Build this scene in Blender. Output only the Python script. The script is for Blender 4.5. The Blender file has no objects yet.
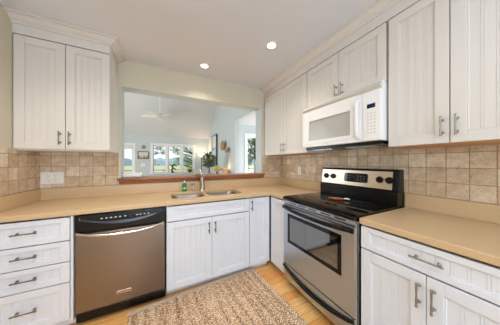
import bpy, bmesh, math, random
from mathutils import Vector, Matrix
R = math.radians
PI = math.pi
S = bpy.context.scene
COL = S.collection
random.seed(7)

# ---------------------------------------------------------------- camera, world, lights, exposure
cam_d = bpy.data.cameras.new('camera')
cam = bpy.data.objects.new('camera', cam_d); COL.objects.link(cam)
cam_d.sensor_width = 36.0; cam_d.sensor_fit = 'HORIZONTAL'
cam_d.lens = 172.354 / 500 * 36.0
cam_d.clip_start = 0.02; cam_d.clip_end = 500
cam.location = (0, 0, 1.2817)
cam.rotation_euler = (R(90) - 0.0, 0.0, -0.4638)
S.camera = cam

S.view_settings.view_transform = 'Standard'
S.view_settings.look = 'None'
S.view_settings.gamma = 1.0
S.view_settings.use_curve_mapping = False
S.view_settings.exposure = 0.1


def lin(c):
    c = c / 255.0
    return c / 12.92 if c <= 0.04045 else ((c + 0.055) / 1.055) ** 2.4


def rgb(r, g, b):
    return (lin(r), lin(g), lin(b), 1.0)


world = bpy.data.worlds.new('sky'); S.world = world
world.use_nodes = True
wt = world.node_tree; wt.nodes.clear()
w_out = wt.nodes.new('ShaderNodeOutputWorld'); w_bg = wt.nodes.new('ShaderNodeBackground')
w_tc = wt.nodes.new('ShaderNodeTexCoord'); w_sep = wt.nodes.new('ShaderNodeSeparateXYZ'); w_rmp = wt.nodes.new('ShaderNodeValToRGB')
wt.links.new(w_tc.outputs['Generated'], w_sep.inputs[0]); wt.links.new(w_sep.outputs[2], w_rmp.inputs[0])
wt.links.new(w_rmp.outputs[0], w_bg.inputs[0]); wt.links.new(w_bg.outputs[0], w_out.inputs[0])
w_rmp.color_ramp.elements[0].position = 0.0; w_rmp.color_ramp.elements[0].color = rgb(236, 242, 248)
w_rmp.color_ramp.elements[1].position = 0.5; w_rmp.color_ramp.elements[1].color = rgb(176, 208, 240)
w_bg.inputs[1].default_value = 1.2


def light(name, kind, loc, power, color=(1, 1, 1), size=None, size_y=None, aim=None, radius=None, spot=None, blend=0.5):
    d = bpy.data.lights.new(name, kind); d.energy = power; d.color = color
    if kind == 'AREA':
        d.size = size
        if size_y: d.shape = 'RECTANGLE'; d.size_y = size_y
    if radius is not None: d.shadow_soft_size = radius
    if spot: d.spot_size = R(spot); d.spot_blend = blend
    o = bpy.data.objects.new(name, d); COL.objects.link(o); o.location = loc
    if aim is not None:
        o.rotation_euler = (Vector(aim) - Vector(loc)).to_track_quat('-Z', 'Y').to_euler()
    return o


SUN = light('sun', 'SUN', (6, 10, 20), 1.7, (1.0, 0.96, 0.88), aim=(0, 24, 0)); SUN.data.angle = R(1)
light('rear_fill_light', 'AREA', (0.05, -2.3, 1.05), 48, (0.62, 0.80, 1.0), 2.2, 1.5, aim=(0.2, 2.4, 0.3))  # added soft fill behind the camera, not an actual window
light('overhead_fill_light', 'AREA', (0.0, -0.4, 2.42), 15, (0.90, 0.95, 1.0), 1.6, 1.6, aim=(0.0, -0.4, 0))  # unseen overhead fill panel, added to light the room from above
light('ceiling_bounce_fill', 'AREA', (0.0, -1.0, 1.7), 14, (0.55, 0.74, 1.0), 1.2, 1.2, aim=(0.2, 0.2, 4.0))  # floating unseen fill, added to brighten the ceiling
light('living_side_fill_light', 'AREA', (-2.4, 4.4, 1.5), 78, (0.82, 0.92, 1.0), 2.4, 2.0, aim=(1.7, 4.9, 1.6))  # fill added on the hidden left side of the living room
light('alcove_fill_light', 'AREA', (3.3, 3.5, 0.9), 36, (0.84, 0.93, 1.0), 1.0, 1.2, aim=(2.1, 4.3, 1.9))  # extra fill inside the alcove, added to lift its ceiling and far wall

# ---------------------------------------------------------------- materials
MATS = {}


def new_mat(name):
    m = bpy.data.materials.new(name); m.use_nodes = True
    nt = m.node_tree
    return m, nt, nt.nodes['Principled BSDF']


def mat(name, col, rough=0.5, metal=0.0, emit=None, estr=0.0, spec=0.5, noise=0.0, nscale=20.0, bump=0.0, bscale=60.0, coat=0.0):
    m, nt, b = new_mat(name)
    b.inputs['Base Color'].default_value = col
    b.inputs['Roughness'].default_value = rough
    b.inputs['Metallic'].default_value = metal
    b.inputs['Specular IOR Level'].default_value = spec
    if coat: b.inputs['Coat Weight'].default_value = coat; b.inputs['Coat Roughness'].default_value = 0.05
    if emit:
        b.inputs['Emission Color'].default_value = emit; b.inputs['Emission Strength'].default_value = estr
    tc = nt.nodes.new('ShaderNodeTexCoord')
    if noise:
        n = nt.nodes.new('ShaderNodeTexNoise'); n.inputs['Scale'].default_value = nscale; n.inputs['Detail'].default_value = 4
        nt.links.new(tc.outputs['Object'], n.inputs['Vector'])
        mx = nt.nodes.new('ShaderNodeMix'); mx.data_type = 'RGBA'
        mx.inputs[6].default_value = tuple(c * (1 - noise) for c in col[:3]) + (1,)
        mx.inputs[7].default_value = tuple(min(1, c * (1 + noise)) for c in col[:3]) + (1,)
        nt.links.new(n.outputs['Fac'], mx.inputs[0]); nt.links.new(mx.outputs[2], b.inputs['Base Color'])
    if bump:
        n2 = nt.nodes.new('ShaderNodeTexNoise'); n2.inputs['Scale'].default_value = bscale
        nt.links.new(tc.outputs['Object'], n2.inputs['Vector'])
        bp = nt.nodes.new('ShaderNodeBump'); bp.inputs['Strength'].default_value = bump; bp.inputs['Distance'].default_value = 0.005
        nt.links.new(n2.outputs['Fac'], bp.inputs['Height']); nt.links.new(bp.outputs[0], b.inputs['Normal'])
    MATS[name] = m
    return m


def steel(name, col, rough, axis, metal=1.0):
    """brushed metal: noise stretched along one axis drives roughness and a faint bump"""
    m, nt, b = new_mat(name)
    b.inputs['Base Color'].default_value = col; b.inputs['Metallic'].default_value = metal
    tc = nt.nodes.new('ShaderNodeTexCoord'); mp = nt.nodes.new('ShaderNodeMapping')
    sc = [400, 400, 400]; sc[axis] = 4
    mp.inputs['Scale'].default_value = sc
    n = nt.nodes.new('ShaderNodeTexNoise'); n.inputs['Scale'].default_value = 1.0
    nt.links.new(tc.outputs['Object'], mp.inputs[0]); nt.links.new(mp.outputs[0], n.inputs['Vector'])
    mr = nt.nodes.new('ShaderNodeMapRange'); mr.inputs[3].default_value = rough - 0.05; mr.inputs[4].default_value = rough + 0.07
    nt.links.new(n.outputs['Fac'], mr.inputs[0]); nt.links.new(mr.outputs[0], b.inputs['Roughness'])
    MATS[name] = m
    return m


def glass(name, tint=(1, 1, 1, 1), refl=0.06, rough=0.0):
    m = bpy.data.materials.new(name); m.use_nodes = True
    nt = m.node_tree; nt.nodes.clear()
    o = nt.nodes.new('ShaderNodeOutputMaterial'); mx = nt.nodes.new('ShaderNodeMixShader')
    t = nt.nodes.new('ShaderNodeBsdfTransparent'); g = nt.nodes.new('ShaderNodeBsdfGlossy')
    t.inputs[0].default_value = tint; g.inputs['Roughness'].default_value = rough
    fr = nt.nodes.new('ShaderNodeFresnel'); fr.inputs[0].default_value = 1.3
    nt.links.new(fr.outputs[0], mx.inputs[0])
    nt.links.new(t.outputs[0], mx.inputs[1]); nt.links.new(g.outputs[0], mx.inputs[2]); nt.links.new(mx.outputs[0], o.inputs[0])
    return m


WHITE = mat('white_cabinet_paint', rgb(226, 229, 235), 0.38)
UPW = mat('upper_cabinet_white_warm_shaded', rgb(218, 212, 204), 0.4)  # base-cabinet white with warm shading put into the colour
CROWNW = mat('white_moulding_paint', rgb(218, 213, 207), 0.45)
WALLP = mat('beige_wall_paint', rgb(212, 204, 182), 0.7, bump=0.05, bscale=200)
CEILP = mat('ceiling_paint', rgb(222, 225, 232), 0.8, bump=0.05, bscale=150)
LIVW = mat('pale_blue_green_wall_paint', rgb(200, 207, 208), 0.75)
LIVC = mat('living_ceiling_paint', rgb(212, 213, 217), 0.8)
TRIMW = mat('white_window_trim', rgb(236, 236, 234), 0.45)
COUNT = mat('tan_solid_surface', rgb(208, 178, 138), 0.34, noise=0.08, nscale=140)
NICKEL = mat('brushed_nickel', rgb(206, 198, 186), 0.26, 1.0)
PULL = mat('satin_nickel', rgb(162, 155, 147), 0.3, 1.0)
DNICK = mat('dark_brushed_nickel', rgb(140, 134, 127), 0.3, 1.0)
BLACK = mat('black_plastic', rgb(9, 9, 10), 0.25, spec=0.35)
BLACKG = mat('black_glass', rgb(5, 5, 6), 0.05, spec=0.4)
DARKIN = mat('oven_interior', rgb(60, 62, 66), 0.35)
WPLAST = mat('white_appliance_plastic', rgb(238, 236, 234), 0.3)
KEYGREY = mat('keypad_print', rgb(214, 205, 190), 0.5)
LCD = mat('dark_blue_display', rgb(26, 34, 70), 0.2)
MICW = mat('microwave_window_mesh', rgb(178, 176, 168), 0.22)
STEELX = steel('brushed_stainless', rgb(196, 202, 208), 0.3, 0)
STEELD = steel('stainless_floor_reflection_tint', rgb(140, 132, 126), 0.3, 0)  # same stainless as the range, brown floor reflection darkened into the colour
STEELS = steel('sink_stainless', rgb(164, 158, 150), 0.25, 0)
STEELB = steel('backguard_stainless', rgb(206, 190, 166), 0.3, 0)
CHROME = mat('polished_steel', rgb(214, 208, 200), 0.16, 1.0)
MAPLE = mat('maple_underside', rgb(196, 150, 100), 0.5, noise=0.1, nscale=12)
OUTLET = mat('outlet_plastic', rgb(236, 232, 222), 0.4)
SLOT = mat('slot_dark', rgb(70, 62, 54), 0.6)
PRINT = mat('button_print', rgb(196, 196, 194), 0.5)


def wood(name, c1, c2, scale=(1, 1, 1), rough=0.35, axis='X'):
    m, nt, b = new_mat(name)
    tc = nt.nodes.new('ShaderNodeTexCoord'); mp = nt.nodes.new('ShaderNodeMapping')
    mp.inputs['Scale'].default_value = scale
    n = nt.nodes.new('ShaderNodeTexNoise'); n.inputs['Scale'].default_value = 1; n.inputs['Detail'].default_value = 6; n.inputs['Distortion'].default_value = 0.6
    r = nt.nodes.new('ShaderNodeValToRGB'); r.color_ramp.elements[0].position = 0.32; r.color_ramp.elements[1].position = 0.7
    r.color_ramp.elements[0].color = c1; r.color_ramp.elements[1].color = c2
    nt.links.new(tc.outputs['Object'], mp.inputs[0]); nt.links.new(mp.outputs[0], n.inputs['Vector'])
    nt.links.new(n.outputs['Fac'], r.inputs[0]); nt.links.new(r.outputs[0], b.inputs['Base Color'])
    b.inputs['Roughness'].default_value = rough
    return m


LEDGEW = wood('reddish_brown_wood', rgb(126, 74, 46), rgb(178, 116, 76), (3, 60, 60), 0.3)
DARKW = wood('dark_wood', rgb(44, 30, 20), rgb(80, 56, 38), (20, 20, 6), 0.6)
BARK = wood('bark', rgb(70, 60, 48), rgb(110, 96, 78), (20, 20, 3), 0.9)


def brick_mat(name, ax_u, ax_v, ou, ov, bw, rh, mortar, c1, c2, cm, offset=0.0, kind='tile', rough=0.55):
    m, nt, b = new_mat(name)
    N, L = nt.nodes, nt.links
    tc = N.new('ShaderNodeTexCoord'); sp = N.new('ShaderNodeSeparateXYZ'); L.new(tc.outputs['Object'], sp.inputs[0])
    au = N.new('ShaderNodeMath'); au.operation = 'SUBTRACT'; au.inputs[1].default_value = ou; L.new(sp.outputs[ax_u], au.inputs[0])
    av = N.new('ShaderNodeMath'); av.operation = 'SUBTRACT'; av.inputs[1].default_value = ov; L.new(sp.outputs[ax_v], av.inputs[0])
    cb = N.new('ShaderNodeCombineXYZ'); L.new(au.outputs[0], cb.inputs[0]); L.new(av.outputs[0], cb.inputs[1])
    # slightly wavy edges
    nz = N.new('ShaderNodeTexNoise'); nz.inputs['Scale'].default_value = 45 if kind == 'tile' else 3
    L.new(cb.outputs[0], nz.inputs['Vector'])
    sb = N.new('ShaderNodeVectorMath'); sb.operation = 'SUBTRACT'; sb.inputs[1].default_value = (0.5, 0.5, 0.5); L.new(nz.outputs['Color'], sb.inputs[0])
    sc = N.new('ShaderNodeVectorMath'); sc.operation = 'SCALE'; sc.inputs['Scale'].default_value = 0.004 if kind == 'tile' else 0.0; L.new(sb.outputs[0], sc.inputs[0])
    ad = N.new('ShaderNodeVectorMath'); ad.operation = 'ADD'; L.new(cb.outputs[0], ad.inputs[0]); L.new(sc.outputs[0], ad.inputs[1])
    br = N.new('ShaderNodeTexBrick'); br.offset = offset; br.squash = 1.0
    br.inputs['Scale'].default_value = 1.0; br.inputs['Brick Width'].default_value = bw; br.inputs['Row Height'].default_value = rh
    br.inputs['Mortar Size'].default_value = mortar; br.inputs['Mortar Smooth'].default_value = 0.3; br.inputs['Bias'].default_value = 0.0
    br.inputs['Color1'].default_value = c1; br.inputs['Color2'].default_value = c2; br.inputs['Mortar'].default_value = cm
    L.new(ad.outputs[0], br.inputs['Vector'])
    # stone mottling / grain
    n2 = N.new('ShaderNodeTexNoise'); n2.inputs['Detail'].default_value = 7; n2.inputs['Roughness'].default_value = 0.65
    mp = N.new('ShaderNodeMapping'); mp.inputs['Scale'].default_value = (17, 17, 17) if kind == 'tile' else (6, 90, 1)
    L.new(cb.outputs[0], mp.inputs[0]); L.new(mp.outputs[0], n2.inputs['Vector']); n2.inputs['Scale'].default_value = 1
    rp = N.new('ShaderNodeValToRGB')
    if kind == 'tile':
        rp.color_ramp.elements[0].position = 0.3; rp.color_ramp.elements[0].color = (0.74, 0.69, 0.62, 1)
        rp.color_ramp.elements[1].position = 0.6; rp.color_ramp.elements[1].color = (1.06, 1.05, 1.03, 1)
    else:
        rp.color_ramp.elements[0].position = 0.3; rp.color_ramp.elements[0].color = (0.74, 0.66, 0.55, 1)
        rp.color_ramp.elements[1].position = 0.65; rp.color_ramp.elements[1].color = (1.05, 1.04, 1.0, 1)
    L.new(n2.outputs['Fac'], rp.inputs[0])
    mu = N.new('ShaderNodeMix'); mu.data_type = 'RGBA'; mu.blend_type = 'MULTIPLY'; mu.inputs[0].default_value = 1.0
    L.new(br.outputs['Color'], mu.inputs[6]); L.new(rp.outputs[0], mu.inputs[7])
    L.new(mu.outputs[2], b.inputs['Base Color'])
    b.inputs['Roughness'].default_value = rough
    if kind == 'tile':
        # pits
        vo = N.new('ShaderNodeTexNoise'); vo.inputs['Scale'].default_value = 120; vo.inputs['Detail'].default_value = 2; L.new(cb.outputs[0], vo.inputs['Vector'])
        vr = N.new('ShaderNodeMapRange'); vr.inputs[1].default_value = 0.28; vr.inputs[2].default_value = 0.4; L.new(vo.outputs['Fac'], vr.inputs[0])
        pm = N.new('ShaderNodeMix'); pm.data_type = 'RGBA'; pm.inputs[6].default_value = rgb(120, 90, 62); L.new(mu.outputs[2], pm.inputs[7])
        pr0 = N.new('ShaderNodeMapRange'); pr0.inputs[1].default_value = 0.30; pr0.inputs[2].default_value = 0.36; L.new(vo.outputs['Fac'], pr0.inputs[0]); L.new(pr0.outputs[0], pm.inputs[0]); L.new(pm.outputs[2], b.inputs['Base Color'])
        inv = N.new('ShaderNodeMath'); inv.operation = 'SUBTRACT'; inv.inputs[0].default_value = 1.0; L.new(br.outputs['Fac'], inv.inputs[1])
        ml = N.new('ShaderNodeMath'); ml.operation = 'MULTIPLY'; L.new(inv.outputs[0], ml.inputs[0]); L.new(vr.outputs[0], ml.inputs[1])
        bp = N.new('ShaderNodeBump'); bp.inputs['Strength'].default_value = 0.6; bp.inputs['Distance'].default_value = 0.003
        L.new(ml.outputs[0], bp.inputs['Height']); L.new(bp.outputs[0], b.inputs['Normal'])
    return m


TILEA = (rgb(204, 178, 148), rgb(232, 218, 196), rgb(168, 142, 112))
TILE_BACK = brick_mat('travertine_tile_back', 0, 2, -0.046, 1.03, 0.106, 0.1068, 0.0028, *TILEA)
TILE_RIGHT = brick_mat('travertine_tile_right', 1, 2, 0.367, 1.03, 0.1052, 0.1068, 0.0028, *TILEA)
TILE_LEFT = brick_mat('travertine_tile_left', 1, 2, 0.02, 1.03, 0.106, 0.1068, 0.0028, *TILEA)
FLOORM = brick_mat('honey_oak_planks', 0, 1, 0.3, 0.02, 0.95, 0.083, 0.0012, rgb(234, 168, 94), rgb(250, 206, 138), rgb(120, 76, 36), offset=0.37, kind='wood', rough=0.32)

# ---------------------------------------------------------------- mesh helpers


def BM(): return bmesh.new()


def _new(bm, n0, mi):
    bm.faces.ensure_lookup_table()
    for f in bm.faces[n0:]: f.material_index = mi


def box(bm, x0, x1, y0, y1, z0, z1, mi=0):
    n0 = len(bm.faces)
    x0, x1 = min(x0, x1), max(x0, x1); y0, y1 = min(y0, y1), max(y0, y1); z0, z1 = min(z0, z1), max(z0, z1)
    v = [bm.verts.new(p) for p in ((x0, y0, z0), (x1, y0, z0), (x1, y1, z0), (x0, y1, z0), (x0, y0, z1), (x1, y0, z1), (x1, y1, z1), (x0, y1, z1))]
    for f in ((0, 3, 2, 1), (4, 5, 6, 7), (0, 1, 5, 4), (1, 2, 6, 5), (2, 3, 7, 6), (3, 0, 4, 7)):
        bm.faces.new([v[i] for i in f])
    _new(bm, n0, mi)


def prism(bm, pts, axis, a, b, mi=0):
    """extrude a closed 2-D polygon along axis ('x': pts are (y,z); 'y': (x,z); 'z': (x,y))"""
    n0 = len(bm.faces)
    def P(p, t): return {'x': (t, p[0], p[1]), 'y': (p[0], t, p[1]), 'z': (p[0], p[1], t)}[axis]
    va = [bm.verts.new(P(p, a)) for p in pts]; vb = [bm.verts.new(P(p, b)) for p in pts]
    fs = [bm.faces.new(va), bm.faces.new(list(reversed(vb)))]
    n = len(pts)
    for i in range(n):
        fs.append(bm.faces.new((va[i], vb[i], vb[(i + 1) % n], va[(i + 1) % n])))
    bmesh.ops.recalc_face_normals(bm, faces=fs)
    _new(bm, n0, mi)


def frame_of(d):
    d = Vector(d).normalized()
    a = Vector((0, 0, 1)) if abs(d.z) < 0.9 else Vector((1, 0, 0))
    u = d.cross(a).normalized(); w = d.cross(u).normalized()
    return d, u, w


def lathe(bm, prof, o=(0, 0, 0), d=(0, 0, 1), seg=20, mi=0, cap=True):
    """prof: list of (radius, height along d)"""
    n0 = len(bm.faces); d, u, w = frame_of(d); o = Vector(o); rings = []
    for r, h in prof:
        rings.append([bm.verts.new(o + d * h + (u * math.cos(2 * PI * k / seg) + w * math.sin(2 * PI * k / seg)) * max(r, 1e-5)) for k in range(seg)])
    fs = []
    for a, b in zip(rings, rings[1:]):
        for k in range(seg):
            fs.append(bm.faces.new((a[k], a[(k + 1) % seg], b[(k + 1) % seg], b[k])))
    if cap:
        fs.append(bm.faces.new(rings[0])); fs.append(bm.faces.new(rings[-1]))
    bmesh.ops.recalc_face_normals(bm, faces=fs)
    _new(bm, n0, mi)


def tube(bm, pts, r, seg=10, mi=0, sx=1.0, up=None):
    """swept tube; r scalar or list; sx flattens along the first frame axis"""
    n0 = len(bm.faces); pts = [Vector(p) for p in pts]; n = len(pts)
    rs = r if isinstance(r, (list, tuple)) else [r] * n
    rings = []; pu = Vector(up) if up else None
    for i, p in enumerate(pts):
        t = (pts[min(i + 1, n - 1)] - pts[max(i - 1, 0)]).normalized()
        if pu is None: _, u, w = frame_of(t)
        else:
            u = (pu - t * pu.dot(t)).normalized(); w = t.cross(u)
        pu = u
        rings.append([bm.verts.new(p + (u * math.cos(2 * PI * k / seg) * sx + w * math.sin(2 * PI * k / seg)) * rs[i]) for k in range(seg)])
    fs = []
    for a, b in zip(rings, rings[1:]):
        for k in range(seg):
            fs.append(bm.faces.new((a[k], a[(k + 1) % seg], b[(k + 1) % seg], b[k])))
    fs.append(bm.faces.new(rings[0])); fs.append(bm.faces.new(rings[-1]))
    bmesh.ops.recalc_face_normals(bm, faces=fs)
    _new(bm, n0, mi)


def obj(name, bm, mats, parent=None, bevel=0.0, smooth=0, segs=2, blim=40):
    me = bpy.data.meshes.new(name); bm.normal_update(); bm.to_mesh(me); bm.free()
    for m in (mats if isinstance(mats, (list, tuple)) else [mats]): me.materials.append(m)
    o = bpy.data.objects.new(name, me); COL.objects.link(o)
    if parent: o.parent = parent
    if smooth:
        for p in me.polygons: p.use_smooth = True
        me.set_sharp_from_angle(angle=R(smooth))
    if bevel:
        md = o.modifiers.new('bevel', 'BEVEL'); md.width = bevel; md.segments = segs; md.limit_method = 'ANGLE'; md.angle_limit = R(blim)
        md.harden_normals = False
    return o


def tag(o, label, cat, group=None, kind=None):
    o['label'] = label; o['category'] = cat
    if group: o['group'] = group
    if kind: o['kind'] = kind
    return o


def thing(name, label, cat, loc=(0, 0, 0), rz=0.0, group=None):
    o = bpy.data.objects.new(name, None); COL.objects.link(o); o.location = loc; o.rotation_euler = (0, 0, rz)
    o.empty_display_size = 0.1
    return tag(o, label, cat, group)


def struct(name, bm, m, **k):
    o = obj(name, bm, m, **k); o['kind'] = 'structure'; return o


# ---------------------------------------------------------------- room dimensions (metres, camera foot at the origin)
XL, XR, YB = -1.087, 1.803, 2.422
ZC = 2.464
YT = 2.605            # living-room side of the pass-through wall
YR = -2.6             # wall behind the camera
YF = 7.4              # far wall of the living room
LX0, LX1 = -2.6, 1.692
ZCT, ZCB = 0.914, 0.876
UB, UT = 1.396, 2.324
YCF = YB - 0.63       # door faces of the back run
XCF = XR - 0.63       # door faces of the right run
YUF = YB - 0.3354     # door faces, upper left
XUF = XR - 0.3354     # door faces, upper right
OX0, OX1, OZ0, OZ1 = -0.44, 1.415, 1.03, 2.16   # pass-through opening


def grid_wall(name, axis, a0, a1, us, zs, holes, m):
    """wall slab between a0 and a1 on `axis`; us/zs extents; holes = [(u0,u1,z0,z1)]"""
    bm = BM()
    U = sorted(set(list(us) + [h[0] for h in holes] + [h[1] for h in holes])); Z = sorted(set(list(zs) + [h[2] for h in holes] + [h[3] for h in holes]))
    for i in range(len(U) - 1):
        for j in range(len(Z) - 1):
            uc, zc = (U[i] + U[i + 1]) / 2, (Z[j] + Z[j + 1]) / 2
            if any(h[0] < uc < h[1] and h[2] < zc < h[3] for h in holes): continue
            if axis == 'y': box(bm, U[i], U[i + 1], a0, a1, Z[j], Z[j + 1])
            else: box(bm, a0, a1, U[i], U[i + 1], Z[j], Z[j + 1])
    bmesh.ops.remove_doubles(bm, verts=bm.verts[:], dist=1e-5)
    # drop the doubled inner faces
    seen = {}
    for f in list(bm.faces):
        k = tuple(sorted(v.index for v in f.verts))
    bm.verts.index_update()
    for f in list(bm.faces):
        k = tuple(sorted(v.index for v in f.verts)); seen.setdefault(k, []).append(f)
    kill = [f for fs in seen.values() if len(fs) > 1 for f in fs]
    if kill: bmesh.ops.delete(bm, geom=kill, context='FACES_ONLY')
    return struct(name, bm, m)


bm = BM(); box(bm, LX0 - 0.5, 4.0, YR - 0.1, YF + 0.12, -0.1, 0.0); struct('floor', bm, FLOORM)
bm = BM(); box(bm, XL - 0.12, XR + 0.12, YR - 0.1, YB, ZC, ZC + 0.1); struct('ceiling', bm, CEILP)
bm = BM(); box(bm, XL - 0.12, XL, YR, YT, 0, ZC); struct('wall_left', bm, WALLP)
bm = BM(); box(bm, XR, XR + 0.12, YR, YT, 0, ZC); struct('wall_right', bm, WALLP)
grid_wall('wall_rear', 'y', YR - 0.1, YR, (XL - 0.12, XR + 0.12), (0, ZC), [(-0.9, 1.0, 0.95, 2.15)], WALLP)
grid_wall('wall_back', 'y', YB, YT, (LX0, XR + 0.12), (0, 4.4), [(OX0, OX1, OZ0, OZ1)], WALLP)

# painted lining of the pass-through opening
bm = BM(); box(bm, OX0, OX1, YB + 0.001, YT - 0.001, OZ1 - 0.004, OZ1); box(bm, OX0, OX0 + 0.004, YB + 0.001, YT - 0.001, 1.106, OZ1 - 0.004); box(bm, OX1 - 0.004, OX1, YB + 0.001, YT - 0.001, 1.106, OZ1 - 0.004)
struct('trim_7', bm, LIVW)

# tile fields (8 mm stone on the walls)
bm = BM(); box(bm, XL, -0.458, YB - 0.008, YB, 1.026, UB + 0.004); struct('trim_1', bm, TILE_BACK)
bm = BM(); box(bm, 1.44, XR, YB - 0.008, YB, 1.026, UB + 0.004); struct('trim_2', bm, TILE_BACK)
bm = BM(); box(bm, XR - 0.008, XR, -0.9, YB - 0.008, 1.026, UB + 0.10); struct('trim_3', bm, TILE_RIGHT)
bm = BM(); box(bm, XL, XL + 0.008, 0.0, YB - 0.008, 1.026, UB + 0.004); struct('trim_4', bm, TILE_LEFT)

# crown mouldings with a flat frieze below
CR = [(0.0, 2.327), (0.0, 2.401), (0.012, 2.404), (0.014, 2.414), (0.026, 2.420), (0.042, 2.432), (0.056, 2.446), (0.066, 2.450), (0.080, 2.453), (0.080, ZC - 0.0005), (-0.03, ZC - 0.0005), (-0.03, 2.327)]


def sweep(bm, rings):
    n = len(rings[0]); vs = [[bm.verts.new(p) for p in r] for r in rings]; fs = []
    for a, b in zip(vs, vs[1:]):
        for k in range(n): fs.append(bm.faces.new((a[k], a[(k + 1) % n], b[(k + 1) % n], b[k])))
    fs.append(bm.faces.new(vs[0])); fs.append(bm.faces.new(vs[-1]))
    bmesh.ops.recalc_face_normals(bm, faces=fs)


XLU = -0.466
bm = BM(); sweep(bm, [[(XL, YUF - d, z) for d, z in CR], [(XLU + d, YUF - d, z) for d, z in CR], [(XLU + d, YB, z) for d, z in CR]])
struct('trim_5', bm, CROWNW)
bm = BM(); sweep(bm, [[(XUF - d, YB, z) for d, z in CR], [(XUF - d, -1.0, z) for d, z in CR]])
struct('trim_6', bm, CROWNW)

# ---------------------------------------------------------------- cabinets
# local frame: +x to the right as one faces the doors, +y into the wall, door face at y = 0


def bead_panel(bm, x0, x1, z0, z1, y, pitch=0.048):
    w = x1 - x0; n = max(1, round(w / pitch)); p = w / n
    pts = [(x0, y + 0.012), (x0, y)]
    for i in range(1, n):
        c = x0 + i * p
        pts += [(c - 0.0075, y), (c - 0.0055, y + 0.0035), (c - 0.0035, y), (c + 0.0035, y), (c + 0.0055, y + 0.0035), (c + 0.0075, y)]
    pts += [(x1, y), (x1, y + 0.012)]
    prism(bm, pts, 'z', z0, z1)


def front(parent, name, x0, x1, z0, z1, fw=0.06, rail=None, m=None):
    """a shaker door or drawer front with a beadboard panel"""
    rail = rail or fw; bm = BM()
    box(bm, x0, x0 + fw, 0, 0.02, z0, z1); box(bm, x1 - fw, x1, 0, 0.02, z0, z1)
    box(bm, x0 + fw, x1 - fw, 0, 0.02, z0, z0 + rail); box(bm, x0 + fw, x1 - fw, 0, 0.02, z1 - rail, z1)
    # small moulded step inside the frame
    s = 0.007
    for a, b, c, d in ((x0 + fw, x0 + fw + s, z0 + rail, z1 - rail), (x1 - fw - s, x1 - fw, z0 + rail, z1 - rail), (x0 + fw, x1 - fw, z0 + rail, z0 + rail + s), (x0 + fw, x1 - fw, z1 - rail - s, z1 - rail)):
        box(bm, a, b, 0.005, 0.018, c, d)
    bead_panel(bm, x0 + fw, x1 - fw, z0 + rail, z1 - rail, 0.0095)
    return obj(name, bm, m or (UPW if z1 > 1.5 else WHITE), parent, bevel=0.0016, blim=65, segs=1)


def handle(parent, cx, cz, vert=True, L=0.128, m=PULL):
    bm = BM(); h = L / 2; y = -0.032
    d = (0, 0, 1) if vert else (1, 0, 0)
    o = (cx, y, cz)
    lathe(bm, [(0.003, -h), (0.0058, -h + 0.003), (0.0058, -h + 0.012), (0.004, -h + 0.018), (0.0052, -h + 0.03), (0.0038, 0), (0.0052, h - 0.03), (0.004, h - 0.018), (0.0058, h - 0.012), (0.0058, h - 0.003), (0.003, h)], o, d, 12)
    for s in (-1, 1):
        p = (cx, 0, cz + s * (h - 0.022)) if vert else (cx + s * (h - 0.022), 0, cz)
        lathe(bm, [(0.0085, 0.0), (0.0085, -0.003 * -1), (0.0045, 0.006), (0.0042, 0.030)], p, (0, -1, 0), 12)
    return obj('handle', bm, m, parent, smooth=40)


def carcass(parent, W, D, z0, z1, top=True, toe=False, maple=False, y0=0.021):
    bm = BM(); t = 0.018
    box(bm, 0, t, y0, D, z0, z1); box(bm, W - t, W, y0, D, z0, z1)
    box(bm, t, W - t, D - 0.008, D, z0, z1)
    box(bm, t, W - t, y0, D - 0.008, z0, z0 + t)
    if top: box(bm, t, W - t, y0, D - 0.008, z1 - t, z1)
    else: box(bm, t, W - t, y0 + 0.05, y0 + 0.12, z1 - t, z1)
    o = obj('carcass', bm, UPW if z1 > 1.5 else WHITE, parent)
    if toe:
        bm = BM(); box(bm, 0.0, W, 0.068, 0.084, 0.001, z0 - 0.001); obj('toe_kick', bm, WHITE, parent)
    if maple:
        bm = BM(); box(bm, 0.002, W - 0.002, y0 + 0.002, D - 0.002, z0 - 0.005, z0 - 0.0005); obj('bottom_panel', bm, MAPLE, parent)
    return o


BZ0 = 0.062   # bottom of the base boxes
UG = 'white beadboard wall cabinets'
BG = 'white beadboard base cabinets'
g = 0.0022

# -- back run: drawer bank
W0 = -0.642 - XL - 0.002
t = thing('drawer_cabinet', 'white base cabinet with four stacked drawers left of the dishwasher', 'cabinet', (XL + 0.001, YCF, 0), 0, BG)
carcass(t, W0 + 0.02, 0.625, BZ0, ZCB - 0.002, top=False, toe=True)
bm = BM(); box(bm, W0 + 0.004, W0 + 0.020, 0.004, 0.020, BZ0, ZCB - 0.004); obj('filler_strip', bm, WHITE, t)
for z0, z1 in ((0.690, 0.862), (0.531, 0.683), (0.373, 0.524), (0.085, 0.366)):
    d = front(t, 'drawer_front', 0.004, W0, z0, z1, fw=0.052, rail=0.034 if z1 - z0 < 0.2 else 0.05)
    handle(d, -0.868 - XL, (z0 + z1) / 2 + 0.008, False, 0.128, DNICK)

# -- back run: sink base
t = thing('sink_cabinet', 'white base cabinet under the sink with two doors below a false drawer front', 'cabinet', (0.022, YCF, 0), 0, BG)
carcass(t, 0.868, 0.62, BZ0, ZCB - 0.002, top=False, toe=True)
front(t, 'false_front', 0.004, 0.866, 0.722, 0.862, rail=0.036)
d = front(t, 'door', 0.004, 0.4275, 0.072, 0.713); handle(d, 0.396, 0.612, True, 0.118, DNICK)
d = front(t, 'door', 0.4305, 0.866, 0.072, 0.713); handle(d, 0.462, 0.612, True, 0.118, DNICK)

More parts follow.
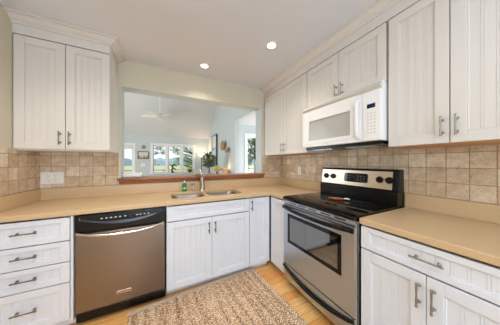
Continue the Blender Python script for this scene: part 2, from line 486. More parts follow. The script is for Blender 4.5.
# -- back run: narrow corner cabinet
t = thing('narrow_corner_cabinet', 'narrow white base cabinet with a single tall door right of the sink cabinet', 'cabinet', (0.892, YCF, 0), 0, BG)
carcass(t, 0.276, 0.62, BZ0, ZCB - 0.002, top=False, toe=True)
d = front(t, 'door', 0.002, 0.272, 0.072, 0.862); handle(d, 0.024, 0.783, True, 0.118, DNICK)

# -- right run (faces -X): rotate -90
def rthing(name, label, cat, ytop, group=None, x=XCF): return thing(name, label, cat, (x, ytop, 0), -PI / 2, group)


t = rthing('blind_corner_cabinet', 'white blind corner base cabinet with a plain door left of the oven range', 'cabinet', YCF - 0.006, BG)
carcass(t, 0.286, 0.62, BZ0, ZCB - 0.002, top=False, toe=True)
front(t, 'door', 0.012, 0.282, 0.072, 0.862)

t = rthing('base_cabinet', 'wide white base cabinet with one drawer over two doors right of the oven range', 'cabinet', 0.699, BG)
WB = 0.66
carcass(t, WB, 0.62, BZ0, ZCB - 0.002, top=False, toe=True)
d = front(t, 'drawer_front', 0.004, WB - 0.004, 0.722, 0.862, fw=0.05, rail=0.03); handle(d, 0.699 - 0.372, 0.797, False, 0.128)
d = front(t, 'door', 0.004, 0.3205, 0.072, 0.713); handle(d, 0.296, 0.612, True, 0.128)
d = front(t, 'door', 0.3235, WB - 0.004, 0.072, 0.713); handle(d, 0.351, 0.612, True, 0.128)

# -- upper cabinets
t = thing('wall_cabinet', 'white two-door wall cabinet at left beside the pass-through opening', 'cabinet', (XL + 0.002, YUF, 0), 0, UG)
WU = XLU - XL - 0.002
carcass(t, WU, 0.3334, UB, UT, maple=False)
xs = -0.778 - XL
d = front(t, 'door', 0.004, xs - g, UB, UT - 0.005); handle(d, xs - 0.032, 1.494, True, 0.118, DNICK)
d = front(t, 'door', xs + g, WU - 0.001, UB, UT - 0.005); handle(d, xs + 0.030, 1.494, True, 0.118, DNICK)
bm = BM(); box(bm, 0.0, WU, 0.022, 0.329, UB - 0.012, UB - 0.0005); obj('light_rail', bm, UPW, t)

t = rthing('wall_cabinet', 'white two-door wall cabinet at far right between the back wall and the microwave', 'cabinet', YB - 0.012, UG, XUF)
W = YB - 0.012 - 1.478
carcass(t, W, 0.325, UB, UT, maple=True)
xs = YB - 0.012 - 1.907
d = front(t, 'door', 0.010, xs - g, UB, UT - 0.005); handle(d, xs - 0.03, 1.490, True, 0.118)
d = front(t, 'door', xs + g, W - g, UB, UT - 0.005); handle(d, xs + 0.03, 1.490, True, 0.118)

t = rthing('wall_cabinet', 'short white two-door wall cabinet directly above the microwave', 'cabinet', 1.474, UG, XUF)
W = 1.474 - 0.688
carcass(t, W, 0.325, 1.886, UT)
xs = 1.474 - 1.081
d = front(t, 'door', g, xs - g, 1.886, UT - 0.005, fw=0.058); handle(d, xs - 0.016, 1.960, True, 0.112)
d = front(t, 'door', xs + g, W - g, 1.886, UT - 0.005, fw=0.058); handle(d, xs + 0.048, 1.960, True, 0.112)

t = rthing('wall_cabinet', 'large tall white two-door wall cabinet nearest the camera above the right counter', 'cabinet', 0.676, UG, XUF)
W = 0.62
carcass(t, W, 0.325, UB, UT, maple=True)
xs = 0.676 - 0.372
d = front(t, 'door', g, xs - g, UB, UT - 0.005); handle(d, xs - 0.028, 1.494, True, 0.118)
d = front(t, 'door', xs + g, W - g, UB, UT - 0.005); handle(d, xs + 0.03, 1.494, True, 0.118)

# ---------------------------------------------------------------- countertops


def rrect(x0, x1, y0, y1, r, n=6):
    pts = []
    for cx, cy, a in ((x1 - r, y1 - r, 0), (x0 + r, y1 - r, 90), (x0 + r, y0 + r, 180), (x1 - r, y0 + r, 270)):
        for k in range(n + 1):
            th = R(a + 90 * k / n); pts.append((cx + r * math.cos(th), cy + r * math.sin(th)))
    return pts


SINK = [(0.075, 0.425, 1.895, 2.255, 0.075), (0.455, 0.870, 1.895, 2.305, 0.085)]


def slab(bm, outer, holes, z0, z1):
    loops = [outer] + holes
    edges = []; 
    for lp in loops:
        vs = [bm.verts.new((x, y, z1)) for x, y in lp]
        for i in range(len(vs)): edges.append(bm.edges.new((vs[i], vs[(i + 1) % len(vs)])))
    r = bmesh.ops.triangle_fill(bm, use_beauty=True, edges=edges, normal=(0, 0, 1))
    fs = [f for f in r['geom'] if isinstance(f, bmesh.types.BMFace)]
    ex = bmesh.ops.extrude_face_region(bm, geom=fs)
    for v in ex['geom']:
        if isinstance(v, bmesh.types.BMVert): v.co.z = z0
    bmesh.ops.recalc_face_normals(bm, faces=bm.faces[:])


YE, XE = YB - 0.640, XR - 0.640
YRG0, YRG1 = 0.706, 1.478      # the range stands between these
t = thing('countertop', 'long tan solid-surface countertop holding the sink along the back wall', 'countertop', (0, 0, 0))
bm = BM()
slab(bm, [(XL + 0.001, YB - 0.001), (XL + 0.001, YE), (XE - 0.012, YE), (XE, YE - 0.012), (XE, YRG1 + 0.004), (XR - 0.001, YRG1 + 0.004), (XR - 0.001, YB - 0.001)], [rrect(*s) for s in SINK], ZCB, ZCT)
obj('top_slab', bm, COUNT, t, bevel=0.005, segs=3, blim=60)
bm = BM()
box(bm, XL + 0.002, XR - 0.002, YB - 0.020, YB - 0.001, ZCT + 0.0005, 1.0255)
box(bm, XL + 0.001, XL + 0.020, 1.0, YB - 0.0205, ZCT + 0.0005, 1.0255)
box(bm, XR - 0.020, XR - 0.001, YRG1 + 0.004, YB - 0.0205, ZCT + 0.0005, 1.0255)
obj('backsplash', bm, COUNT, t, bevel=0.002)
t = thing('countertop', 'short tan solid-surface countertop right of the oven range', 'countertop', (0, 0, 0))
bm = BM(); slab(bm, [(XE, -0.55), (XR - 0.001, -0.55), (XR - 0.001, YRG0 - 0.004), (XE, YRG0 - 0.004)], [], ZCB, ZCT)
obj('top_slab', bm, COUNT, t, bevel=0.005, segs=3, blim=60)
bm = BM(); box(bm, XR - 0.020, XR - 0.001, -0.55, YRG0 - 0.004, ZCT + 0.0005, 1.0255); obj('backsplash', bm, COUNT, t, bevel=0.002)

# sink: two undermounted bowls
t = thing('sink', 'stainless double-bowl undermount sink set in the tan countertop', 'sink', (0.47, 2.08, 0))
for (x0, x1, y0, y1, r) in SINK:
    bm = BM(); e = 0.006; loops = []
    for off, z in ((0.018, ZCB - 0.001), (-e * 0 + 0.004, ZCB - 0.001), (0.002, ZCB - 0.006), (-0.012, 0.755), (-0.03, 0.715), (-0.075, 0.702)):
        lp = rrect(x0 - off, x1 + off, y0 - off, y1 + off, max(0.02, r + off))
        loops.append([bm.verts.new((x - 0.47, y - 2.08, z)) for x, y in lp])
    for a, b in zip(loops, loops[1:]):
        for k in range(len(a)): bm.faces.new((a[k], b[k], b[(k + 1) % len(a)], a[(k + 1) % len(a)]))
    bm.faces.new(loops[-1])
    bmesh.ops.recalc_face_normals(bm, faces=bm.faces[:])
    for f in bm.faces: f.normal_flip()
    cx, cy = (x0 + x1) / 2 - 0.47, (y0 + y1) / 2 - 2.08
    bo = obj('bowl', bm, STEELS, t, smooth=50)
    bm = BM(); lathe(bm, [(0.044, 0.7025), (0.044, 0.7055), (0.036, 0.7055), (0.030, 0.7035)], (cx, cy, 0)); obj('drain', bm, CHROME, bo, smooth=40)

# faucet
fx, fy = 0.462, 2.338
t = thing('kitchen_faucet', 'brushed nickel pull-out faucet with a side lever behind the sink', 'faucet', (fx, fy, ZCT))
bm = BM(); lathe(bm, [(0.040, 0.0005), (0.040, 0.008), (0.035, 0.014)], seg=24); tube(bm, [(0, 0, 0.012), (0, 0, 0.06), (-0.004, -0.004, 0.12), (-0.012, -0.010, 0.175), (-0.018, -0.014, 0.205)], [0.034, 0.033, 0.031, 0.030, 0.026], 20); obj('body', bm, NICKEL, t, smooth=40)
bm = BM(); tube(bm, [(-0.012, -0.012, 0.178), (-0.050, -0.045, 0.212), (-0.09, -0.08, 0.220), (-0.125, -0.11, 0.212)], [0.024, 0.025, 0.025, 0.026], 16)
sp = obj('spout', bm, NICKEL, t, smooth=50)
bm = BM(); tube(bm, [(-0.126, -0.111, 0.211), (-0.138, -0.121, 0.199)], [0.0255, 0.022], 14); obj('spray_head', bm, NICKEL, sp, smooth=50)
bm = BM(); tube(bm, [(-0.018, -0.014, 0.206), (-0.020, -0.012, 0.232), (-0.034, -0.006, 0.258), (-0.060, 0.0, 0.276)], [0.019, 0.016, 0.010, 0.008], 12); obj('lever', bm, NICKEL, t, smooth=50)

t = thing('soap_dispenser', 'small brushed nickel soap pump standing left of the faucet', 'soap dispenser', (0.345, 2.355, ZCT))
bm = BM(); lathe(bm, [(0.021, 0.0005), (0.021, 0.008), (0.014, 0.014), (0.012, 0.05), (0.008, 0.056), (0.008, 0.075), (0.011, 0.080), (0.011, 0.092), (0.004, 0.096)]); obj('body', bm, NICKEL, t, smooth=40)
bm = BM(); tube(bm, [(0, 0, 0.086), (-0.03, -0.025, 0.088), (-0.045, -0.038, 0.078)], [0.006, 0.005, 0.004], 8); obj('spout', bm, NICKEL, t, smooth=50)

GREEN = mat('green_dish_soap', rgb(20, 120, 62), 0.15, coat=0.4); PALE = mat('pale_cap', rgb(226, 230, 222), 0.4); LBL = mat('pale_green_label', rgb(150, 206, 160), 0.5)
t = thing('dish_soap_bottle', 'green dish soap bottle with a white cap standing behind the sink', 'bottle', (0.236, 2.350, ZCT))
bm = BM()
lathe(bm, [(0.022, 0.0005), (0.027, 0.006), (0.028, 0.03), (0.025, 0.05), (0.027, 0.072), (0.024, 0.088), (0.012, 0.102), (0.011, 0.108)], seg=20)
obj('bottle_body', bm, GREEN, t, smooth=40)
bm = BM(); lathe(bm, [(0.0125, 0.1085), (0.0125, 0.124), (0.007, 0.128), (0.006, 0.138)], seg=14); obj('cap', bm, PALE, t, smooth=40)
bm = BM(); 
lathe(bm, [(0.0286, 0.026), (0.0290, 0.030), (0.0268, 0.048), (0.0262, 0.052)], seg=20, cap=False)
obj('bottle_label', bm, LBL, t, smooth=40)

# ---------------------------------------------------------------- dishwasher (local: x right, y into wall)
t = thing('dishwasher', 'stainless dishwasher with a black control panel under the back countertop', 'dishwasher', (-0.613, YCF, 0))
DW = 0.628
bm = BM(); box(bm, 0.004, DW - 0.004, 0.03, 0.58, 0.10, ZCB - 0.006); obj('tub', bm, BLACK, t)
bm = BM()
prism(bm, [(0.029, 0.096), (0.0, 0.100), (-0.012, 0.12), (-0.012, 0.715), (-0.004, 0.724), (0.029, 0.724)], 'x', 0.006, DW - 0.006)
door = obj('door', bm, STEELD, t, bevel=0.004)
bm = BM(); prism(bm, [(0.03, 0.728), (-0.012, 0.728), (-0.020, 0.745), (-0.020, 0.835), (-0.010, 0.868), (0.03, 0.868)], 'x', 0.004, DW - 0.004)
cp = obj('control_panel', bm, BLACK, t, bevel=0.004)
DGREY = mat('dark_grey_gloss', rgb(44, 46, 50), 0.12)
bm = BM(); n = 24; top = []; bot = []
for k in range(n + 1):
    x = 0.03 + (DW - 0.06) * k / n; u = 2 * k / n - 1
    top.append((x, 0.850)); bot.append((x, 0.778 + 0.060 * u * u))
n0 = 0
vt = [[bm.verts.new((x, y, z)) for (x, z) in lp] for lp, y in ((top, -0.0145), (bot, -0.0225), (bot, -0.018))]
for a, b in zip(vt, vt[1:]):
    for k in range(n): bm.faces.new((a[k], a[k + 1], b[k + 1], b[k]))
bmesh.ops.recalc_face_normals(bm, faces=bm.faces[:])
obj('control_strip', bm, DGREY, cp)
for i, x in enumerate([0.16, 0.19, 0.22, 0.25, 0.28, 0.315, 0.40, 0.425, 0.455, 0.485]):
    bm = BM(); prism(bm, [(-0.019 - 0.001, 0.828), (-0.0225, 0.828), (-0.0215, 0.836), (-0.018, 0.836)], 'x', x, x + 0.014); obj('button', bm, PRINT, cp)
bm = BM(); lathe(bm, [(0.017, 0), (0.017, 0.003), (0.014, 0.005)], (0.352, -0.019, 0.826), (0, -1, 0.2), 20); obj('selector_dial', bm, BLACK, cp, smooth=40)
bm = BM(); pts = []
for k in range(21):
    u = k / 20 * 2 - 1
    pts.append((DW / 2 + u * 0.296, -0.020 - 0.040 * (1 - u ** 4), 0.7255 - 0.030 * (1 - u * u) + 0.008))
tube(bm, pts, 0.014, 10, sx=0.8, up=(0, 0, 1)); obj('handle', bm, CHROME, door, smooth=50)
bm = BM(); box(bm, 0.262, 0.365, -0.0150, -0.0122, 0.186, 0.210); bd = obj('badge', bm, CHROME, door, bevel=0.001)
for i in range(9):
    bm = BM(); box(bm, 0.270 + i * 0.0102, 0.276 + i * 0.0102, -0.0156, -0.0151, 0.193, 0.203)
    obj('badge_letter', bm, SLOT, bd)
bm = BM(); box(bm, 0.004, DW - 0.004, 0.005, 0.028, 0.034, 0.093); box(bm, 0.004, DW - 0.004, 0.045, 0.060, 0.001, 0.034); obj('kick_plate', bm, BLACK, t, bevel=0.002)

# ---------------------------------------------------------------- range (local: x right = world -Y, y = world +X)
RX = XCF - 0.030
t = thing('oven_range', 'freestanding stainless electric range with a black glass cooktop', 'range', (RX, YRG1 - 0.003, 0), -PI / 2)
RW = YRG1 - YRG0 - 0.006
bm = BM(); box(bm, 0.003, RW - 0.003, 0.036, 0.62, 0.09, 0.888); box(bm, 0.03, RW - 0.03, 0.06, 0.6, 0.0, 0.09); obj('body', bm, BLACK, t)
# cooktop with rolled front edge
bm = BM()
prism(bm, [(0.036, 0.890), (0.006, 0.890), (-0.012, 0.896), (-0.018, 0.908), (-0.012, 0.921), (0.004, 0.927), (0.525, 0.927), (0.54, 0.922), (0.645, 0.922), (0.645, 0.890)], 'x', 0.0, RW)
ct = obj('cooktop', bm, BLACKG, t, smooth=40)
RING = mat('burner_print', rgb(52, 50, 50), 0.15)
for bx, by, br_ in ((0.2, 0.16, 0.105), (0.57, 0.16, 0.085), (0.2, 0.39, 0.078), (0.57, 0.39, 0.10)):
    bm = BM()
    lathe(bm, [(br_, 0.9272), (br_, 0.9276), (br_ - 0.004, 0.9276), (br_ - 0.004, 0.9272)], (bx, by, 0), seg=40, cap=False); lathe(bm, [(br_ * 0.62, 0.9272), (br_ * 0.62, 0.9276), (br_ * 0.62 - 0.003, 0.9276), (br_ * 0.62 - 0.003, 0.9272)], (bx, by, 0), seg=40, cap=False)
    obj('burner_ring', bm, RING, ct)
# vent strip with slots
bm = BM(); prism(bm, [(0.035, 0.852), (0.008, 0.852), (-0.003, 0.858), (0.001, 0.888), (0.035, 0.888)], 'x', 0.004, RW - 0.004)
vs = obj('vent_strip', bm, STEELX, t, bevel=0.002)
for i in range(5):
    x = 0.09 + i * 0.128
    bm = BM(); box(bm, x, x + 0.09, -0.0035, 0.004, 0.870, 0.878); obj('vent_slot', bm, BLACK, vs)
# door
OZ = (0.238, 0.846); wx0, wx1, wz0, wz1 = 0.068, RW - 0.100, 0.468, 0.762
bm = BM()
box(bm, 0.003, wx0, -0.008, 0.034, OZ[0], OZ[1]); box(bm, wx1, RW - 0.003, -0.008, 0.034, OZ[0], OZ[1])
box(bm, wx0, wx1, -0.008, 0.034, OZ[0], wz0); box(bm, wx0, wx1, -0.008, 0.034, wz1, OZ[1])
bmesh.ops.remove_doubles(bm, verts=bm.verts[:], dist=1e-5)
door = obj('oven_door', bm, STEELX, t, bevel=0.003)
OVG = mat('oven_window_glass', rgb(20, 22, 26), 0.04); OVG.node_tree.nodes['Principled BSDF'].inputs['IOR'].default_value = 3.2
bm = BM()
f_ = 0.032
box(bm, wx0 + 0.001, wx0 + f_, -0.0095, 0.02, wz0 + 0.001, wz1 - 0.001); box(bm, wx1 - f_, wx1 - 0.001, -0.0095, 0.02, wz0 + 0.001, wz1 - 0.001)
box(bm, wx0 + f_, wx1 - f_, -0.0095, 0.02, wz0 + 0.001, wz0 + f_); box(bm, wx0 + f_, wx1 - f_, -0.0095, 0.02, wz1 - f_, wz1 - 0.001)
wf = obj('window_border', bm, BLACKG, door)
bm = BM(); box(bm, wx0 + f_ + 0.0005, wx1 - f_ - 0.0005, -0.008, 0.01, wz0 + f_ + 0.0005, wz1 - f_ - 0.0005)
obj('window_glass', bm, OVG, wf)
# bowed black handle
bm = BM(); pts = []
for k in range(25):
    u = k / 24 * 2 - 1
    pts.append((RW / 2 + u * (RW / 2 - 0.012), -0.016 - 0.046 * (1 - abs(u) ** 2.6), 0.822 - 0.004 * (1 - u * u)))
tube(bm, pts, 0.017, 12, sx=0.62, up=(0, 1, 0)); obj('handle', bm, BLACK, door, smooth=50)
for a in (0.006, RW - 0.040):
    bm = BM(); box(bm, a, a + 0.034, -0.03, -0.0085, 0.806, 0.836); obj('handle_mount', bm, BLACK, door, bevel=0.004)
# storage drawer with a sagging black grip
bm = BM(); box(bm, 0.003, RW - 0.003, -0.008, 0.034, 0.075, 0.228); dr = obj('storage_drawer', bm, STEELX, t, bevel=0.003)
bm = BM(); pts = []
for k in range(25):
    u = k / 24 * 2 - 1
    pts.append((RW / 2 + u * (RW / 2 - 0.008), -0.012 - 0.010 * (1 - u * u), 0.216 - 0.066 * (1 - u * u) ** 0.8))
tube(bm, pts, 0.013, 10, sx=1.0, up=(0, 0, 1)); obj('drawer_grip', bm, BLACK, dr, smooth=50)
bm = BM(); box(bm, 0.01, RW - 0.01, -0.006, 0.034, 0.2285, 0.2375); obj('gap_seal', bm, BLACK, t)
# side trim
bm = BM(); box(bm, RW - 0.0028, RW - 0.0005, 0.0, 0.035, 0.10, 0.885); obj('side_trim', bm, CHROME, t)
# backguard
bm = BM()
prism(bm, [(0.540, 0.923), (0.540, 1.035), (0.555, 1.045), (0.575, 1.212), (0.592, 1.222), (0.645, 1.222), (0.648, 0.923)], 'x', 0.0, RW)
bg = obj('backguard', bm, BLACK, t, bevel=0.004)
def on_panel(x, z): return (x, 0.553 + (z - 1.045) / (1.21 - 1.045) * 0.020, z)
bm = BM(); prism(bm, [(0.5495, 1.050), (0.5675, 1.204), (0.576, 1.204), (0.558, 1.050)], 'x', 0.012, RW - 0.045); bp = obj('stainless_panel', bm, STEELB, bg, bevel=0.002)
tilt = Vector((0, -1, 0.12)).normalized()
for kx in (0.075, 0.165, 0.630, 0.703):
    p = Vector(on_panel(kx - 0.002, 1.130)) + Vector((0, -0.004, 0))
    bm = BM(); lathe(bm, [(0.029, 0.0), (0.029, 0.004), (0.025, 0.006), (0.023, 0.022), (0.020, 0.026)], p, tilt, 24)
    k = obj('knob', bm, BLACK, bg, smooth=40)
    bm = BM(); box(bm, p.x - 0.0035, p.x + 0.0035, p.y - 0.034, p.y - 0.022, p.z - 0.020, p.z + 0.024); obj('knob_grip', bm, BLACK, k, bevel=0.002)
bm = BM(); pr_ = rrect(0.298, 0.528, 1.088, 1.176, 0.016)
va = [bm.verts.new((x, on_panel(x, z)[1] - 0.0095, z)) for x, z in pr_]; vb = [bm.verts.new((x, on_panel(x, z)[1] - 0.002, z)) for x, z in pr_]
bm.faces.new(va); bm.faces.new(list(reversed(vb)))
for k in range(len(va)): bm.faces.new((va[k], va[(k + 1) % len(va)], vb[(k + 1) % len(va)], vb[k]))
bmesh.ops.recalc_face_normals(bm, faces=bm.faces[:])
dp = obj('display_panel', bm, BLACKG, bg)
DIM = mat('display_print', rgb(118, 124, 132), 0.4)
for (x, z, w, h) in [(0.32, 1.148, .02, .008), (0.35, 1.148, .02, .008), (0.32, 1.126, .02, .008), (0.35, 1.126, .02, .008), (0.32, 1.104, .02, .008), (0.43, 1.148, .018, .008), (0.46, 1.148, .018, .008), (0.49, 1.148, .018, .008), (0.43, 1.126, .018, .008), (0.46, 1.126, .018, .008), (0.49, 1.126, .018, .008), (0.43, 1.104, .018, .008), (0.46, 1.104, .018, .008), (0.49, 1.104, .018, .008)]:
    y = on_panel(x, z)[1] - 0.0102
    bm = BM(); box(bm, x, x + w * 0.8, y, y + 0.0012, z - h * 0.3, z + h * 0.3); obj('touch_key', bm, DIM, dp)
bm = BM(); y = on_panel(0, 1.135)[1] - 0.0104; box(bm, 0.378, 0.420, y, y + 0.001, 1.122, 1.146); obj('clock_window', bm, LCD, dp)

# spoon rest on the cooktop
TERRA = wood('terracotta_brown', rgb(150, 70, 34), rgb(196, 110, 66), (40, 8, 8), 0.35)
t = thing('spoon_rest', 'orange-brown oblong spoon rest with a pale tip lying on the black cooktop', 'spoon rest', (1.475, 1.10, 0.9278), R(-58))
bm = BM(); loops = []
for sc_, z in ((0.72, 0.0), (0.95, 0.006), (1.0, 0.016), (0.93, 0.0165), (0.8, 0.008)):
    loops.append([bm.verts.new((0.075 * sc_ * math.cos(2 * PI * k / 24), 0.026 * sc_ * math.sin(2 * PI * k / 24), z)) for k in range(24)])
for a, b in zip(loops, loops[1:]):
    for k in range(24): bm.faces.new((a[k], a[(k + 1) % 24], b[(k + 1) % 24], b[k]))
bm.faces.new(list(reversed(loops[0]))); bm.faces.new(loops[-1])
obj('dish', bm, TERRA, t, smooth=50)
bm = BM(); tube(bm, [(0.060, 0, 0.014), (0.085, 0.0, 0.018), (0.108, 0.002, 0.014)], [0.011, 0.012, 0.008], 10, sx=0.6, up=(0, 0, 1)); obj('tip', bm, PALE, t, smooth=50)

# ---------------------------------------------------------------- microwave
t = thing('microwave_oven', 'white over-the-range microwave mounted under the short wall cabinet', 'microwave', (1.400, 1.472, 0), -PI / 2)
MW = 0.782
bm = BM(); box(bm, 0.0, MW, 0.022, 0.392, 1.446, 1.884)
obj('case', bm, WPLAST, t, bevel=0.004)
bm = BM(); box(bm, 0.02, MW - 0.01, 0.03, 0.380, 1.420, 1.4455); obj('vent_hood', bm, BLACK, t, bevel=0.004)
bm = BM(); box(bm, 0.05, 0.30, 0.10, 0.24, 1.414, 1.4195); obj('grease_filter', bm, STEELX, t)
bm = BM(); box(bm, 0.45, 0.70, 0.10, 0.24, 1.414, 1.4195); obj('grease_filter', bm, STEELX, t)
bm = BM(); prism(bm, [(0.0215, 1.826), (0.004, 1.826), (0.004, 1.832), (-0.010, 1.846), (-0.010, 1.852), (0.0215, 1.880)], 'x', 0.0, MW)
tv = obj('top_vent', bm, mat('vent_plastic', rgb(206, 198, 186), 0.4), t, bevel=0.002)

sx_ = 0.650
bm = BM(); mx0, mx1, mz0, mz1 = 0.095, 0.552, 1.512, 1.716
box(bm, 0.002, mx0, 0, 0.021, 1.448, 1.824); box(bm, mx1, sx_ - 0.0015, 0, 0.021, 1.448, 1.824); box(bm, mx0, mx1, 0, 0.021, 1.448, mz0); box(bm, mx0, mx1, 0, 0.021, mz1, 1.824)
bmesh.ops.remove_doubles(bm, verts=bm.verts[:], dist=1e-5)
door = obj('door', bm, WPLAST, t, bevel=0.004)
bm = BM(); o_ = 0.032
for a, b, c, d_ in ((mx0 - o_, mx0 - 0.001, mz0 - o_, mz1 + o_), (mx1 + 0.001, mx1 + o_, mz0 - o_, mz1 + o_), (mx0 - 0.001, mx1 + 0.001, mz0 - o_, mz0 - 0.001), (mx0 - 0.001, mx1 + 0.001, mz1 + 0.001, mz1 + o_)):
    box(bm, a, b, -0.004, -0.0005, c, d_)
bmesh.ops.remove_doubles(bm, verts=bm.verts[:], dist=1e-5)
obj('window_frame', bm, WPLAST, door, bevel=0.002)
bm = BM(); box(bm, mx0 + 0.001, mx1 - 0.001, 0.006, 0.018, mz0 + 0.001, mz1 - 0.001); obj('window', bm, MICW, door)
bm = BM()
tube(bm, [(0.622, -0.003, 1.772), (0.622, -0.020, 1.760), (0.622, -0.029, 1.72), (0.622, -0.032, 1.62), (0.622, -0.029, 1.53), (0.622, -0.020, 1.490), (0.622, -0.003, 1.476)], [0.015] * 7, 12, sx=0.7, up=(0, 1, 0)); obj('handle', bm, WPLAST, door, smooth=50)
bm = BM(); box(bm, sx_ + 0.0015, MW - 0.002, 0, 0.021, 1.448, 1.824); cp = obj('control_panel', bm, WPLAST, t, bevel=0.004)
bm = BM(); box(bm, 0.688, 0.746, -0.002, -0.0003, 1.694, 1.726); obj('display', bm, LCD, cp)
for r_ in range(7):
    for c_ in range(3):
        x = 0.688 + c_ * 0.024; z = 1.655 - r_ * 0.0245
        bm = BM(); box(bm, x, x + 0.013, -0.0012, -0.0003, z - 0.005, z + 0.005); obj('key', bm, KEYGREY, cp)
bm = BM(); box(bm, 0.30, 0.34, -0.0012, -0.0003, 1.463, 1.468); obj('badge', bm, KEYGREY, door)

# ---------------------------------------------------------------- outlets
def outlet(name, label, loc, rz, gangs):
    t = thing(name, label, 'outlet', loc, rz)
    w = 0.036 + 0.046 * (gangs - 1)
    bm = BM(); box(bm, -w, w, -0.006, 0, -0.059, 0.059); pl = obj('cover_plate', bm, OUTLET, t, bevel=0.003)
    for gi in range(gangs):
        cx = (gi - (gangs - 1) / 2) * 0.047
        for dz in (-0.02, 0.02):
            bm = BM(); lathe(bm, [(0.0165, 0), (0.0165, 0.0022), (0.015, 0.003)], (cx, -0.006, dz), (0, -1, 0), 20); rc = obj('receptacle', bm, OUTLET, t, smooth=40)
            bm = BM()
            for dx, h in ((-0.006, 0.005), (0.006, 0.004)): box(bm, cx + dx - 0.0012, cx + dx + 0.0012, -0.0095, -0.0085, dz - 0.001, dz - 0.001 + h * 1.6)
            box(bm, cx - 0.0022, cx + 0.0022, -0.0095, -0.0085, dz - 0.010, dz - 0.006)
            obj('slots', bm, SLOT, rc)


outlet('wall_outlet', 'double white wall outlet on the tile under the left wall cabinet', (-0.990, YB - 0.0085, 1.128), 0, 2)
outlet('wall_outlet', 'single white wall outlet on the right wall tile near the far corner', (XR - 0.0085, 1.95, 1.160), -PI / 2, 1)

# ---------------------------------------------------------------- wooden ledge in the pass-through
t = thing('wooden_ledge', 'reddish-brown wooden ledge along the bottom of the pass-through opening', 'ledge', (0, 0, 0))
bm = BM()
prism(bm, [(-0.468, YB - 0.046), (1.462, YB - 0.046), (1.462, YB - 0.0005), (OX1 - 0.001, YB - 0.0005), (OX1 - 0.001, YT + 0.05), (OX0 + 0.001, YT + 0.05), (OX0 + 0.001, YB - 0.0005), (-0.468, YB - 0.0005)], 'z', 1.078, 1.104)
obj('top_board', bm, LEDGEW, t, bevel=0.008, segs=3)
bm = BM()
prism(bm, [(YB - 0.0005, 1.036), (YB - 0.021, 1.036), (YB - 0.024, 1.044), (YB - 0.027, 1.050), (YB - 0.036, 1.066), (YB - 0.039, 1.0775), (YB - 0.0005, 1.0775)], 'x', -0.452, 1.446)
obj('moulding', bm, LEDGEW, t)
bm = BM(); box(bm, OX0 + 0.002, OX1 - 0.002, YB + 0.001, YT - 0.001, 1.0305, 1.0775); obj('sill_core', bm, LEDGEW, t)

# low white box on the ledge
t = thing('white_box', 'low white rounded box lying on the left end of the wooden ledge', 'box', (-0.335, 2.515, 1.1045), R(-3))
bm = BM(); box(bm, -0.100, 0.100, -0.05, 0.05, 0.0005, 0.058); obj('casing', bm, WPLAST, t, bevel=0.014, segs=3)
bm = BM(); box(bm, -0.1025, -0.095, -0.025, -0.002, 0.006, 0.022); obj('socket', bm, SLOT, t)

# ---------------------------------------------------------------- recessed ceiling lights
LAMP = mat('lit_lamp_lens', rgb(255, 246, 230), 0.5, emit=(1.0, 0.93, 0.8, 1), estr=5.0)
for (x, y, lab, p) in ((0.444, 2.128, 'glowing white round recessed ceiling light nearest the pass-through', 7), (0.97, 1.455, 'glowing white round recessed ceiling light nearest the microwave', 8), (-0.30, 0.70, 'unseen round recessed ceiling light added above the camera to brighten the left side', 9), (-0.62, 1.40, 'unseen round recessed ceiling light added to brighten the left wall and counter', 8)):  # last two are unseen, added to brighten the left side
    t = thing('recessed_light', lab, 'ceiling light', (x, y, ZC), 0, 'recessed ceiling lights')
    bm = BM(); lathe(bm, [(0.058, -0.0005), (0.058, -0.006), (0.042, -0.008), (0.042, -0.002)], seg=32, cap=False); obj('trim_ring', bm, TRIMW, t, smooth=40)
    bm = BM(); lathe(bm, [(0.0415, -0.001), (0.0415, -0.004)], seg=32); obj('lens', bm, LAMP, t)
    light('downlight', 'SPOT', (x, y, ZC - 0.012), p * 4.2, (1.0, 0.91, 0.80), aim=(x, y, 0), radius=0.05, spot=125 if y > 1 else 170, blend=1.0)

